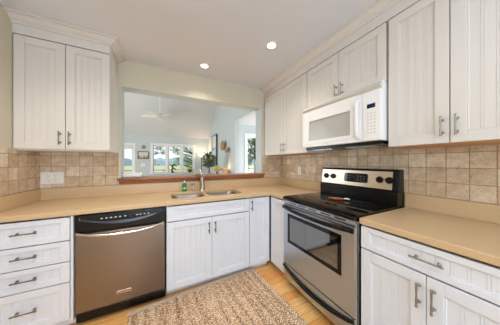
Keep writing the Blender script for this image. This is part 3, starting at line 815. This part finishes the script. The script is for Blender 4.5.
# ---------------------------------------------------------------- rug (local x across, y towards the sink)
def rug_material():
    m, nt, b = new_mat('braided_jute'); N, L = nt.nodes, nt.links
    tc = N.new('ShaderNodeTexCoord'); sp = N.new('ShaderNodeSeparateXYZ'); L.new(tc.outputs['Object'], sp.inputs[0])
    def M(op, a, b_=None, c=None):
        n = N.new('ShaderNodeMath'); n.operation = op
        for i, v in enumerate((a, b_, c)):
            if v is None: continue
            if isinstance(v, (int, float)): n.inputs[i].default_value = v
            else: L.new(v, n.inputs[i])
        return n.outputs[0]
    x, y = sp.outputs[0], sp.outputs[1]
    tri = M('PINGPONG', x, 0.025)                       # braid columns
    v = M('ADD', y, M('MULTIPLY', tri, 0.9))
    st = M('PINGPONG', v, 0.011)
    chev = M('GREATER_THAN', M('MULTIPLY', st, 1 / 0.011), 0.52)
    nz = N.new('ShaderNodeTexNoise'); nz.inputs['Scale'].default_value = 70; nz.inputs['Detail'].default_value = 3; L.new(tc.outputs['Object'], nz.inputs['Vector'])
    nb = N.new('ShaderNodeTexNoise'); nb.inputs['Scale'].default_value = 1; nb.inputs['Detail'].default_value = 1
    mp = N.new('ShaderNodeMapping'); mp.inputs['Scale'].default_value = (22, 1.5, 1); L.new(tc.outputs['Object'], mp.inputs[0]); L.new(mp.outputs[0], nb.inputs['Vector'])
    r1 = N.new('ShaderNodeValToRGB'); r1.color_ramp.elements[0].position = 0.35; r1.color_ramp.elements[1].position = 0.65
    r1.color_ramp.elements[0].color = rgb(172, 132, 98); r1.color_ramp.elements[1].color = rgb(212, 176, 138); L.new(nb.outputs['Fac'], r1.inputs[0])
    mx = N.new('ShaderNodeMix'); mx.data_type = 'RGBA'; L.new(r1.outputs[0], mx.inputs[6]); mx.inputs[7].default_value = rgb(252, 240, 218)
    f = M('MULTIPLY', chev, M('GREATER_THAN', nz.outputs['Fac'], 0.50)); L.new(M('MULTIPLY', f, 0.8), mx.inputs[0])
    mu = N.new('ShaderNodeMix'); mu.data_type = 'RGBA'; mu.blend_type = 'MULTIPLY'; mu.inputs[0].default_value = 1
    r2 = N.new('ShaderNodeValToRGB'); r2.color_ramp.elements[0].position = 0.3; r2.color_ramp.elements[1].position = 0.6
    r2.color_ramp.elements[0].color = (0.72, 0.66, 0.6, 1); r2.color_ramp.elements[1].color = (1, 1, 1, 1); L.new(nz.outputs['Fac'], r2.inputs[0])
    L.new(mx.outputs[2], mu.inputs[6]); L.new(r2.outputs[0], mu.inputs[7]); L.new(mu.outputs[2], b.inputs['Base Color'])
    b.inputs['Roughness'].default_value = 0.95; b.inputs['Specular IOR Level'].default_value = 0.1
    val = M('PINGPONG', x, 0.041)
    vr_ = N.new('ShaderNodeMapRange'); vr_.inputs[1].default_value = 0.0; vr_.inputs[2].default_value = 0.013; vr_.inputs[3].default_value = 0.74; vr_.inputs[4].default_value = 1.0; L.new(val, vr_.inputs[0])
    m3 = N.new('ShaderNodeMix'); m3.data_type = 'RGBA'; m3.blend_type = 'MULTIPLY'; m3.inputs[0].default_value = 1
    L.new(mu.outputs[2], m3.inputs[6]); L.new(vr_.outputs[0], m3.inputs[7]); L.new(m3.outputs[2], b.inputs['Base Color'])
    h = M('ADD', M('MULTIPLY', st, 40), M('MULTIPLY', nz.outputs['Fac'], 0.6))
    bp = N.new('ShaderNodeBump'); bp.inputs['Strength'].default_value = 0.9; bp.inputs['Distance'].default_value = 0.004
    L.new(h, bp.inputs['Height']); L.new(bp.outputs[0], b.inputs['Normal'])
    return m


RUGM = rug_material()
t = thing('woven_rug', 'brown braided jute rug with frayed edge lying on the wood floor before the sink', 'rug', (0.345, 1.790, 0.0), R(4.2))
RWD, RLN = 1.225, 2.3
bm = BM(); nx, ny = 147, 60; top = []
for j in range(ny + 1):
    row = []
    for i in range(nx + 1):
        x = -RWD / 2 + RWD * i / nx; y = -RLN * j / ny
        z = 0.006 + 0.012 * abs(math.sin(PI * x / 0.082)) ** 0.7
        row.append(bm.verts.new((x + 0.004 * math.sin(y * 11 + 1), y + 0.006 * math.sin(x * 17), z)))
    top.append(row)
for j in range(ny):
    for i in range(nx): bm.faces.new((top[j][i], top[j + 1][i], top[j + 1][i + 1], top[j][i + 1]))
rim = [top[0][i] for i in range(nx + 1)] + [top[j][nx] for j in range(1, ny + 1)] + [top[ny][i] for i in range(nx - 1, -1, -1)] + [top[j][0] for j in range(ny - 1, 0, -1)]
low = [bm.verts.new((v.co.x, v.co.y, 0.0008)) for v in rim]
for k in range(len(rim)): bm.faces.new((rim[k], rim[(k + 1) % len(rim)], low[(k + 1) % len(rim)], low[k]))
bm.faces.new(low)
bmesh.ops.recalc_face_normals(bm, faces=bm.faces[:])
obj('woven_mat', bm, RUGM, t, smooth=60)
FRINGE = mat('grey_jute_fringe', rgb(204, 188, 172), 0.95, noise=0.35, nscale=60)
bm = BM()
for k in range(520):
    x = random.uniform(-RWD / 2 - 0.006, RWD / 2 + 0.008); y = random.uniform(-0.012, 0.004); a = random.uniform(-1.1, 1.1); L_ = random.uniform(0.02, 0.034)
    p0 = Vector((x, y - 0.018, 0.016)); p2 = p0 + Vector((math.sin(a) * L_, math.cos(a) * L_ , random.uniform(-0.008, 0.02))); p1 = (p0 + p2) / 2 + Vector((0, 0, random.uniform(0.004, 0.012)))
    tube(bm, [p0, p1, p2], [0.0022, 0.002, 0.0012], 5)
fr = obj('fringe', bm, FRINGE, t); fr['kind'] = 'stuff'

# ---------------------------------------------------------------- living room beyond the opening
SL = 0.774; YRG = 5.0; ZE = 2.286
def ceil_z(y): return ZE + SL * (YF - y) if y > YRG else ZE + SL * (YF - YRG) - SL * 0.7 * (YRG - y)
bm = BM()
prism(bm, [(YF + 0.12, ceil_z(YF) - SL * 0.12), (YF + 0.12, ceil_z(YF) + 0.1), (YRG, ceil_z(YRG) + 0.15), (YT, ceil_z(YT) + 0.15), (YT, ceil_z(YT)), (YRG, ceil_z(YRG))], 'x', LX0 - 0.1, LX1 + 0.14)
struct('ceiling_living', bm, LIVC)
# far wall with two window openings
WINT = (-0.36, 1.09, 0.90, 1.93); WINL = (-1.36, -0.985, 0.30, 1.90)
grid_wall('wall_living_far', 'y', YF, YF + 0.12, (LX0 - 0.1, LX1 + 0.14), (0, 2.33), [WINT, WINL], LIVW)
# right wall, with the wide opening to the alcove
ZH = 2.375; YJ = 4.274
bm = BM()
prism(bm, [(YT, 0.0), (YT, ceil_z(YT) + 0.1), (YRG, ceil_z(YRG) + 0.1), (YF, ceil_z(YF) + 0.1), (YF, 0), (YJ, 0), (YJ, ZH), (YT + 0.1, ZH), (YT + 0.1, 0)], 'x', LX1, LX1 + 0.12)
struct('wall_living_right', bm, LIVW)
grid_wall('wall_living_left', 'x', LX0 - 0.12, LX0, (YT, YF), (0, 4.2), [(4.0, 6.4, 0.5, 2.2)], LIVW)
# alcove
AY = 4.58
WINA = (2.185, 2.62, 0.86, 2.07)
grid_wall('wall_alcove_far', 'y', AY, AY + 0.12, (LX1 + 0.12, 3.9), (0, 2.5), [WINA], LIVW)
bm = BM(); box(bm, 3.78, 3.9, YT, AY, 0, 2.5); struct('wall_alcove_right', bm, LIVW)
bm = BM(); box(bm, LX1 + 0.12, 3.9, YT, AY, ZH + 0.004, ZH + 0.1); struct('ceiling_alcove', bm, LIVC)

PANE = glass('window_glass')


def window(name, x0, x1, z0, z1, y, lights_x, cas=0.075, sash=0.045, sill=True, side='y'):
    """casing proud of the wall on the room side, mullions between the lights, a pane in each"""
    bm = BM()
    yf = y - 0.018
    box(bm, x0 - cas, x0, yf, y - 0.0005, z0 - 0.02, z1 + cas); box(bm, x1, x1 + cas, yf, y - 0.0005, z0 - 0.02, z1 + cas); box(bm, x0, x1, yf, y - 0.0005, z1, z1 + cas)
    box(bm, x0 - cas - 0.03, x1 + cas + 0.03, y - 0.06, y - 0.0005, z0 - 0.045, z0 - 0.02) if sill else None
    # mullion posts between lights
    for a, b in zip(lights_x, lights_x[1:]):
        box(bm, a[1], b[0], y - 0.015, y + 0.10, z0, z1)
    o = struct(name, bm, TRIMW, bevel=0.003)
    for a, b in lights_x:
        bm = BM(); s = sash; y0, y1 = y + 0.04, y + 0.08
        box(bm, a + 0.001, a + s, y0, y1, z0 + 0.001, z1 - 0.001); box(bm, b - s, b - 0.001, y0, y1, z0 + 0.001, z1 - 0.001); box(bm, a + s, b - s, y0, y1, z0 + 0.001, z0 + s); box(bm, a + s, b - s, y0, y1, z1 - s, z1 - 0.001)
        obj('sash', bm, TRIMW, o, bevel=0.003)
        bm = BM(); box(bm, a + s, b - s, y + 0.057, y + 0.062, z0 + s, z1 - s); obj('pane', bm, PANE, o)
    return o


window('window_1', *WINL[:2], WINL[2], WINL[3], YF, [(WINL[0], WINL[1])])
w2 = window('window_2', *WINT[:2], WINT[2], WINT[3], YF, [(-0.36, 0.085), (0.155, 0.60), (0.68, 1.09)], sash=0.03)
window('window_3', *WINA[:2], WINA[2], WINA[3], AY, [(WINA[0], WINA[1])])
BLIND = mat('pale_blind', rgb(214, 224, 214), 0.7)
t = thing('roller_blind', 'pale rolled-up blind at the top of the narrow living room window', 'blind', ((WINL[0] + WINL[1]) / 2, YF - 0.04, 1.86))
bm = BM(); lathe(bm, [(0.02, -0.185), (0.02, 0.185)], (0, 0, 0.02), (1, 0, 0), 16); box(bm, -0.18, 0.18, -0.004, 0.0, -0.10, 0.02); obj('fabric', bm, BLIND, t, smooth=40)

# ceiling fan
FANW = mat('fan_white', rgb(242, 240, 236), 0.4)
FX, FY, FZ = -0.108, 6.0, 2.70
t = thing('ceiling_fan', 'white five-blade ceiling fan hanging from the sloped living room ceiling', 'ceiling fan', (FX, FY, FZ), 0)
zt = ceil_z(FY) - FZ
bm = BM(); lathe(bm, [(0.010, 0.05), (0.010, zt + 0.02)], seg=12); obj('down_rod', bm, FANW, t)
bm = BM(); lathe(bm, [(0.02, zt - 0.09), (0.055, zt - 0.06), (0.06, zt - 0.02), (0.06, zt + 0.02)], seg=20); obj('canopy', bm, FANW, t, smooth=40)
bm = BM(); lathe(bm, [(0.02, 0.07), (0.06, 0.06), (0.085, 0.035), (0.085, -0.02), (0.06, -0.045), (0.02, -0.055)], seg=24); obj('motor_housing', bm, mat('fan_motor', rgb(206, 200, 192), 0.4), t, smooth=40)
for a in (18, 90, 162, 234, 306):
    bm = BM(); c, s = math.cos(R(a)), math.sin(R(a)); vs_ = []
    for r_, wd, th in ((0.07, 0.03, 0.006), (0.14, 0.055, 0.005), (0.36, 0.06, 0.004), (0.50, 0.05, 0.003), (0.53, 0.02, 0.003)):
        ring = []
        for w_, z_ in ((-wd, -0.014 - th), (wd, 0.014 - th), (wd, 0.014 + th), (-wd, -0.014 + th)):
            ring.append(bm.verts.new((c * r_ - s * w_, s * r_ + c * w_, z_)))
        vs_.append(ring)
    for p, q in zip(vs_, vs_[1:]):
        for k in range(4): bm.faces.new((p[k], p[(k + 1) % 4], q[(k + 1) % 4], q[k]))
    bm.faces.new(vs_[0]); bm.faces.new(vs_[-1]); bmesh.ops.recalc_face_normals(bm, faces=bm.faces[:])
    obj('blade', bm, FANW, t)

# picture, clock, light switch on the far wall
t = thing('framed_picture', 'small dark framed landscape picture on the wall between the living room windows', 'picture', (-0.670, YF - 0.001, 1.552))
FRM = mat('dark_frame', rgb(70, 66, 62), 0.5); MATT = mat('picture_mat', rgb(214, 210, 200), 0.7)
def art_mat(name, cols, axis_scale):
    m, nt, b = new_mat(name); tc = nt.nodes.new('ShaderNodeTexCoord'); n = nt.nodes.new('ShaderNodeTexNoise'); n.inputs['Scale'].default_value = 1; n.inputs['Detail'].default_value = 3
    mp = nt.nodes.new('ShaderNodeMapping'); mp.inputs['Scale'].default_value = axis_scale; nt.links.new(tc.outputs['Object'], mp.inputs[0]); nt.links.new(mp.outputs[0], n.inputs['Vector'])
    r = nt.nodes.new('ShaderNodeValToRGB'); r.color_ramp.elements[0].position = 0.35; r.color_ramp.elements[0].color = cols[0]; r.color_ramp.elements[1].position = 0.65; r.color_ramp.elements[1].color = cols[-1]
    if len(cols) == 3:
        e = r.color_ramp.elements.new(0.5); e.color = cols[1]
    nt.links.new(n.outputs['Fac'], r.inputs[0]); nt.links.new(r.outputs[0], b.inputs['Base Color']); b.inputs['Roughness'].default_value = 0.6
    return m
bm = BM(); W_, H_ = 0.175, 0.138
box(bm, -W_, -W_ + 0.025, -0.022, 0, -H_, H_); box(bm, W_ - 0.025, W_, -0.022, 0, -H_, H_); box(bm, -W_ + 0.025, W_ - 0.025, -0.022, 0, -H_, -H_ + 0.025); box(bm, -W_ + 0.025, W_ - 0.025, -0.022, 0, H_ - 0.025, H_)
obj('frame', bm, FRM, t)
bm = BM(); box(bm, -W_ + 0.025, W_ - 0.025, -0.012, -0.002, -0.02, H_ - 0.025); obj('picture_sky', bm, art_mat('picture_upper', [rgb(206, 196, 176), rgb(228, 222, 206)], (3, 3, 8)), t)
bm = BM(); box(bm, -W_ + 0.025, W_ - 0.025, -0.0125, -0.002, -H_ + 0.025, -0.02); obj('picture_ground', bm, art_mat('picture_lower', [rgb(120, 116, 100), rgb(196, 190, 170)], (9, 3, 12)), t)
t = thing('wall_clock', 'small round grey wall clock above the framed picture', 'clock', (-0.66, YF - 0.001, 1.85))
bm = BM(); lathe(bm, [(0.062, 0), (0.062, 0.018), (0.050, 0.022), (0.048, 0.014)], d=(0, -1, 0), seg=24); obj('rim', bm, FRM, t, smooth=40)
bm = BM(); lathe(bm, [(0.047, 0.012), (0.047, 0.015)], d=(0, -1, 0), seg=24); obj('dial', bm, mat('clock_face', rgb(150, 148, 142), 0.5), t)
t = thing('light_switch', 'white light switch plate below the framed picture', 'light switch', (-0.68, YF - 0.001, 1.19))
bm = BM(); box(bm, -0.07, 0.07, -0.006, 0, -0.058, 0.058); pl = obj('cover_plate', bm, OUTLET, t, bevel=0.002)
for dx in (-0.03, 0.03):
    bm = BM(); box(bm, dx - 0.008, dx + 0.008, -0.012, -0.0065, -0.015, 0.015); obj('toggle', bm, OUTLET, t)

# torchiere floor lamp in the far corner
t = thing('floor_lamp', 'lit torchiere floor lamp in the far right corner of the living room', 'lamp', (1.36, 7.08, 0))
LMET = mat('lamp_bronze', rgb(96, 84, 72), 0.4, 0.8)
bm = BM(); lathe(bm, [(0.15, 0.0005), (0.15, 0.015), (0.03, 0.035), (0.013, 0.05)], seg=28); obj('base', bm, LMET, t, smooth=40)
bm = BM(); lathe(bm, [(0.012, 0.05), (0.012, 1.50)], seg=12); obj('pole', bm, LMET, t)
bm = BM(); lathe(bm, [(0.02, 1.50), (0.05, 1.515), (0.10, 1.56), (0.135, 1.63), (0.130, 1.63), (0.095, 1.565), (0.048, 1.523), (0.012, 1.515)], seg=28)
obj('lamp_shade', bm, mat('lit_bowl', rgb(255, 236, 206), 0.5, emit=(1.0, 0.82, 0.6, 1), estr=1.3), t, smooth=50)
light('torchiere_light', 'POINT', (1.36, 7.08, 1.72), 5, (1.0, 0.75, 0.52), radius=0.06)

# tall framed mirror-like picture on the right wall
t = thing('wall_art', 'tall pale blue picture in a deep black frame on the right living room wall', 'picture', (LX1 - 0.001, 6.25, 1.72), -PI / 2)
BF = mat('black_frame', rgb(26, 28, 32), 0.4)
bm = BM(); W_, H_ = 0.32, 0.565; f_ = 0.03
box(bm, -W_, -W_ + f_, -0.05, 0, -H_, H_); box(bm, W_ - f_, W_, -0.05, 0, -H_, H_); box(bm, -W_ + f_, W_ - f_, -0.05, 0, -H_, -H_ + f_); box(bm, -W_ + f_, W_ - f_, -0.05, 0, H_ - f_, H_)
obj('frame', bm, BF, t)
bm = BM(); box(bm, -W_ + f_, W_ - f_, -0.035, -0.002, -H_ + f_, 0.12); obj('canvas_lower', bm, art_mat('blue_canvas', [rgb(96, 150, 168), rgb(150, 190, 200), rgb(206, 220, 218)], (4, 3, 5)), t)
bm = BM(); box(bm, -W_ + f_, W_ - f_, -0.035, -0.002, 0.12, H_ - f_); obj('canvas_upper', bm, art_mat('pale_canvas', [rgb(214, 212, 200), rgb(232, 232, 224)], (3, 3, 4)), t)

# woven shell ornaments on the right wall
SHELL = wood('woven_shell', rgb(150, 118, 80), rgb(200, 168, 124), (40, 40, 12), 0.7)
def shell(label, y, z, w, h, tilt_):
    t = thing('wall_basket', label, 'wall basket', (LX1 - 0.001, y, z), -PI / 2, 'woven wall baskets')
    bm = BM(); nr, ns = 7, 26; rings = []
    for i in range(nr):
        u = i / (nr - 1); r_ = []
        for k in range(ns):
            a = 2 * PI * k / ns; rr = u * (1 + 0.03 * math.cos(9 * a))
            x = w * rr * math.cos(a); zz = h * rr * math.sin(a) * (1 - 0.25 * math.sin(a))
            xr_, zr_ = x * math.cos(tilt_) - zz * math.sin(tilt_), x * math.sin(tilt_) + zz * math.cos(tilt_)
            r_.append(bm.verts.new((xr_, -0.012 - 0.09 * u ** 1.7, zr_)) if i else None)
        rings.append(r_)
    c = bm.verts.new((0, -0.012, 0))
    for k in range(ns): bm.faces.new((c, rings[1][k], rings[1][(k + 1) % ns]))
    for i in range(1, nr - 1):
        for k in range(ns): bm.faces.new((rings[i][k], rings[i + 1][k], rings[i + 1][(k + 1) % ns], rings[i][(k + 1) % ns]))
    bmesh.ops.recalc_face_normals(bm, faces=bm.faces[:])
    o = obj('woven_bowl', bm, SHELL, t, smooth=60)
    md = o.modifiers.new('thick', 'SOLIDIFY'); md.thickness = 0.012; md.offset = 0
    bm = BM(); lathe(bm, [(0.03, 0.0), (0.03, 0.006)], d=(0, -1, 0), seg=12); obj('hanger', bm, SHELL, t)
shell('larger tan woven basket on the right living room wall', 5.10, 1.82, 0.17, 0.15, 0.4)
shell('smaller tan woven basket low beside the larger one on the right living room wall', 4.72, 1.665, 0.10, 0.09, -0.3)

# console table with plant, flowers and lamp along the right living room wall
t = thing('console_table', 'dark wood console table against the right living room wall', 'table', (LX1 - 0.32, 4.95, 0))
bm = BM(); box(bm, -0.42, 0.29, -0.55, 0.55, 0.83, 0.86); obj('tabletop', bm, DARKW, t, bevel=0.004)
for dx in (-0.39, 0.25):
    for dy in (-0.5, 0.5):
        bm = BM(); prism(bm, [(dx - 0.022, dy - 0.022), (dx + 0.022, dy - 0.022), (dx + 0.022, dy + 0.022), (dx - 0.022, dy + 0.022)], 'z', 0.0005, 0.8295); obj('leg', bm, DARKW, t)

LEAF = mat('dark_green_leaf', rgb(104, 118, 80), 0.55, noise=0.5, nscale=30)


def leaves(bm, c, rad, n, size, seed, shell_=0.3, squash=1.0):
    rnd = random.Random(seed)
    for _ in range(n):
        while True:
            p = Vector((rnd.uniform(-1, 1), rnd.uniform(-1, 1), rnd.uniform(-1, 1)))
            if shell_ < p.length <= 1: break
        q = Vector(c) + Vector((p.x * rad, p.y * rad, p.z * rad * squash))
        d = (p + Vector((rnd.uniform(-.8, .8), rnd.uniform(-.8, .8), rnd.uniform(-.8, .8)))).normalized(); _, u, w = frame_of(d)
        s = size * rnd.uniform(0.6, 1.3)
        v = [bm.verts.new(x) for x in (q, q + d * s * 0.5 + u * s * 0.28, q + d * s, q + d * s * 0.5 - u * s * 0.28 + w * s * 0.08)]
        bm.faces.new((v[0], v[1], v[2])); bm.faces.new((v[0], v[2], v[3]))


t = thing('potted_plant', 'bushy dark green topiary plant on the console table', 'plant', (1.13, 4.82, 0.8605))
bm = BM(); lathe(bm, [(0.06, 0), (0.085, 0.12), (0.09, 0.125), (0.08, 0.125), (0.075, 0.10)], seg=20); obj('pot', bm, mat('white_pot', rgb(226, 224, 218), 0.4), t, smooth=40)
bm = BM(); tube(bm, [(0, 0, 0.10), (0.008, 0, 0.25), (0, 0.005, 0.45)], [0.016, 0.014, 0.012], 8); obj('trunk', bm, DARKW, t)
bm = BM(); leaves(bm, (0, 0, 0.49), 0.175, 430, 0.09, 3, 0.15); obj('foliage', bm, LEAF, t)

t = thing('flower_bouquet', 'bunch of yellow flowers in a vase on the console table', 'flowers', (1.30, 4.60, 0.8605))
bm = BM(); lathe(bm, [(0.04, 0), (0.055, 0.06), (0.03, 0.13), (0.045, 0.15)], seg=16); obj('vase', bm, mat('grey_vase', rgb(120, 130, 120), 0.3), t, smooth=40)
YEL = mat('yellow_petal', rgb(246, 214, 92), 0.6)
bm = BM()
for k in range(9):
    a = k * 2.4; r_ = 0.03 + 0.035 * (k % 3); tube(bm, [(0, 0, 0.12), (math.cos(a) * r_, math.sin(a) * r_, 0.20 + 0.02 * (k % 4))], 0.004, 5)
obj('stems', bm, LEAF, t)
for k in range(9):
    a = k * 2.4; r_ = 0.03 + 0.042 * (k % 3); c = (math.cos(a) * r_, math.sin(a) * r_, 0.21 + 0.03 * (k % 4))
    bm = BM()
    for j in range(10):
        b_ = j * 2 * PI / 10; d_ = Vector((math.cos(b_), math.sin(b_), 0.35)); e_ = Vector((-math.sin(b_), math.cos(b_), 0)) * 0.022
        C_ = Vector(c); v = [bm.verts.new(x) for x in (C_ - e_ * 0.4, C_ + d_ * 0.045 - e_, C_ + d_ * 0.075, C_ + d_ * 0.045 + e_, C_ + e_ * 0.4)]
        bm.faces.new(v)
    lathe(bm, [(0.012, -0.008), (0.034, 0.004), (0.036, 0.018), (0.024, 0.034), (0.008, 0.040)], c, (0, 0, 1), 12)
    obj('blossom', bm, YEL, t)

t = thing('table_lamp', 'small lit table lamp with a tan shade at the near end of the console table', 'lamp', (1.56, 4.72, 0.8605))
bm = BM(); lathe(bm, [(0.05, 0), (0.05, 0.012), (0.018, 0.02), (0.03, 0.05), (0.012, 0.08)], seg=20); obj('base', bm, LMET, t, smooth=40)
bm = BM(); lathe(bm, [(0.095, 0.09), (0.075, 0.245), (0.072, 0.245), (0.092, 0.09)], seg=28, cap=False)
obj('lamp_shade', bm, mat('lit_tan_shade', rgb(226, 178, 128), 0.7, emit=(1.0, 0.6, 0.32, 1), estr=0.15), t, smooth=40)
light('table_lamp_light', 'POINT', (1.56, 4.72, 1.16), 1.2, (1.0, 0.74, 0.45), radius=0.03)

# dark branch figure and small potted plant on the living room window sill
t = thing('driftwood_figure', 'dark branching driftwood figure standing in the middle pane of the triple window', 'figure', (0.33, YF - 0.035, 0.8805))
bm = BM(); box(bm, -0.06, 0.05, -0.022, 0.022, 0.0005, 0.02); obj('plinth', bm, DARKW, t)
bm = BM()
for pts, rr in (([(-0.03, 0, 0.02), (-0.05, 0, 0.10), (-0.02, 0.0, 0.19), (-0.045, 0, 0.27), (-0.085, 0, 0.31)], 0.036), ([(-0.03, 0, 0.20), (0.03, 0, 0.17), (0.10, 0, 0.13), (0.12, 0, 0.10)], 0.028), ([(-0.04, 0, 0.26), (0.02, 0, 0.30), (0.09, 0, 0.33)], 0.036), ([(0.02, 0, 0.30), (0.05, 0, 0.25)], 0.016), ([(-0.045, 0, 0.09), (0.0, 0, 0.045), (0.03, 0, 0.02)], 0.017)):
    n = len(pts); tube(bm, pts, [rr * (1 - 0.5 * i / (n - 1)) for i in range(n)], 8)
obj('branches', bm, DARKW, t, smooth=60)
t = thing('sill_plant', 'low dark green plant in a bowl on the sill of the right window pane', 'plant', (0.95, YF - 0.035, 0.8805))
bm = BM(); lathe(bm, [(0.014, 0.0005), (0.022, 0.03), (0.02, 0.03), (0.016, 0.02)], seg=16); obj('bowl', bm, DARKW, t, smooth=40)
bm = BM(); leaves(bm, (0, -0.012, 0.065), 0.05, 140, 0.06, 9, 0.0, 0.6); obj('foliage', bm, LEAF, t)

# ---------------------------------------------------------------- outdoors
def field_mat():
    m, nt, b = new_mat('grass_field'); tc = nt.nodes.new('ShaderNodeTexCoord'); sp = nt.nodes.new('ShaderNodeSeparateXYZ'); nt.links.new(tc.outputs['Object'], sp.inputs[0])
    n = nt.nodes.new('ShaderNodeTexNoise'); n.inputs['Scale'].default_value = 0.35; n.inputs['Detail'].default_value = 6; nt.links.new(tc.outputs['Object'], n.inputs['Vector'])
    ad = nt.nodes.new('ShaderNodeMath'); ad.operation = 'MULTIPLY_ADD'; ad.inputs[1].default_value = 8; nt.links.new(n.outputs['Fac'], ad.inputs[0]); nt.links.new(sp.outputs[1], ad.inputs[2])
    r = nt.nodes.new('ShaderNodeMapRange'); r.inputs[1].default_value = 20; r.inputs[2].default_value = 30; nt.links.new(ad.outputs[0], r.inputs[0])
    cr = nt.nodes.new('ShaderNodeValToRGB'); cr.color_ramp.elements[0].color = rgb(170, 190, 84); cr.color_ramp.elements[1].color = rgb(216, 206, 148)
    nt.links.new(r.outputs[0], cr.inputs[0]); nt.links.new(cr.outputs[0], b.inputs['Base Color']); b.inputs['Roughness'].default_value = 0.95
    return m


bm = BM(); box(bm, -90, 90, YF + 0.13, 160, -0.7, -0.5); box(bm, 4.1, 90, -4, YF + 0.13, -0.7, -0.5); box(bm, -90, LX0 - 0.6, -4, YF + 0.13, -0.7, -0.5); struct('ground', bm, field_mat())
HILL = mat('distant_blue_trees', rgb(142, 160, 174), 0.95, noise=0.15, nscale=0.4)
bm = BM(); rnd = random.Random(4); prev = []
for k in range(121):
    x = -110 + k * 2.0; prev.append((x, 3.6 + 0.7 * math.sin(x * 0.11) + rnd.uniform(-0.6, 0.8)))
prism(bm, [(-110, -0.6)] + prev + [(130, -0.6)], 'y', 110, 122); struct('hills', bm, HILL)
FEN = mat('weathered_rail', rgb(150, 142, 116), 0.9)
t = thing('rail_fence', 'weathered single-rail fence crossing the field outside', 'fence', (0, 15, -0.5))
bm = BM(); box(bm, -9, 9, -0.03, 0.03, 1.17, 1.23); obj('rail', bm, FEN, t)
for k in range(7):
    bm = BM(); box(bm, -9 + k * 3 - 0.05, -9 + k * 3 + 0.05, -0.05, 0.05, 0.0, 1.17); obj('post', bm, FEN, t)
LEAF2 = mat('fresh_green_leaf', rgb(150, 176, 100), 0.6, noise=0.35, nscale=3)
LEAF3 = mat('deep_green_leaf', rgb(122, 148, 92), 0.6, noise=0.35, nscale=3)


def tree(label, loc, h, blobs, seed, lm, n=260, size=0.2):
    t = thing('tree', label, 'tree', loc, 0, 'trees outside the windows')
    bm = BM(); tube(bm, [(0, 0, -0.02), (0.05, 0.02, h * 0.5), (0, 0, h)], [0.12, 0.10, 0.05], 10)
    for (x, y, z, r_) in blobs: tube(bm, [(0, 0, min(h * 0.95, z - 0.3) if z > 0.6 else 0.2), (x * 0.6, y * 0.6, z - 0.1), (x, y, z)], [0.05, 0.03, 0.012], 6)
    obj('trunk', bm, BARK, t, smooth=60)
    bm = BM()
    for i, (x, y, z, r_) in enumerate(blobs): leaves(bm, (x, y, z), r_, int(n * r_), size, seed * 31 + i, 0.0, 0.75)
    obj('foliage', bm, lm, t)


tree('leafy green tree outside the triple window at right', (1.75, 11.6, -0.5), 3.0, [(-0.35, 0, 1.42, 0.24), (-0.25, 0.1, 1.8, 0.26), (-0.48, 0, 2.1, 0.26), (-0.2, 0, 2.5, 0.3), (-0.55, 0.1, 2.62, 0.2), (-1.2, 0, 2.62, 0.26), (-0.98, 0.1, 2.42, 0.18), (-1.12, 0, 1.72, 0.17), (-0.95, 0, 2.0, 0.10), (0.3, 0, 3.2, 0.6), (-0.7, 0, 3.3, 0.5)], 5, LEAF2, 620, 0.11)
tree('spreading green tree with hanging boughs outside the left pane of the triple window', (-1.05, 13.0, -0.5), 3.4, [(0.78, 0, 2.78, 0.22), (1.06, 0, 2.48, 0.2), (0.62, 0.1, 2.42, 0.10), (0.7, 0, 3.5, 0.6), (-0.3, 0, 4.0, 0.8), (1.0, 0, 3.1, 0.3)], 8, LEAF3, 620, 0.11)
tree('dark tree with drooping boughs outside the alcove window', (4.3, 8.0, -0.5), 2.8, [(-0.1, 0, 2.6, 0.4), (-0.35, 0, 2.2, 0.34), (0.0, 0, 1.9, 0.3), (0.3, 0, 2.9, 0.6), (-0.2, 0, 3.2, 0.5)], 11, LEAF3, 300, 0.2)
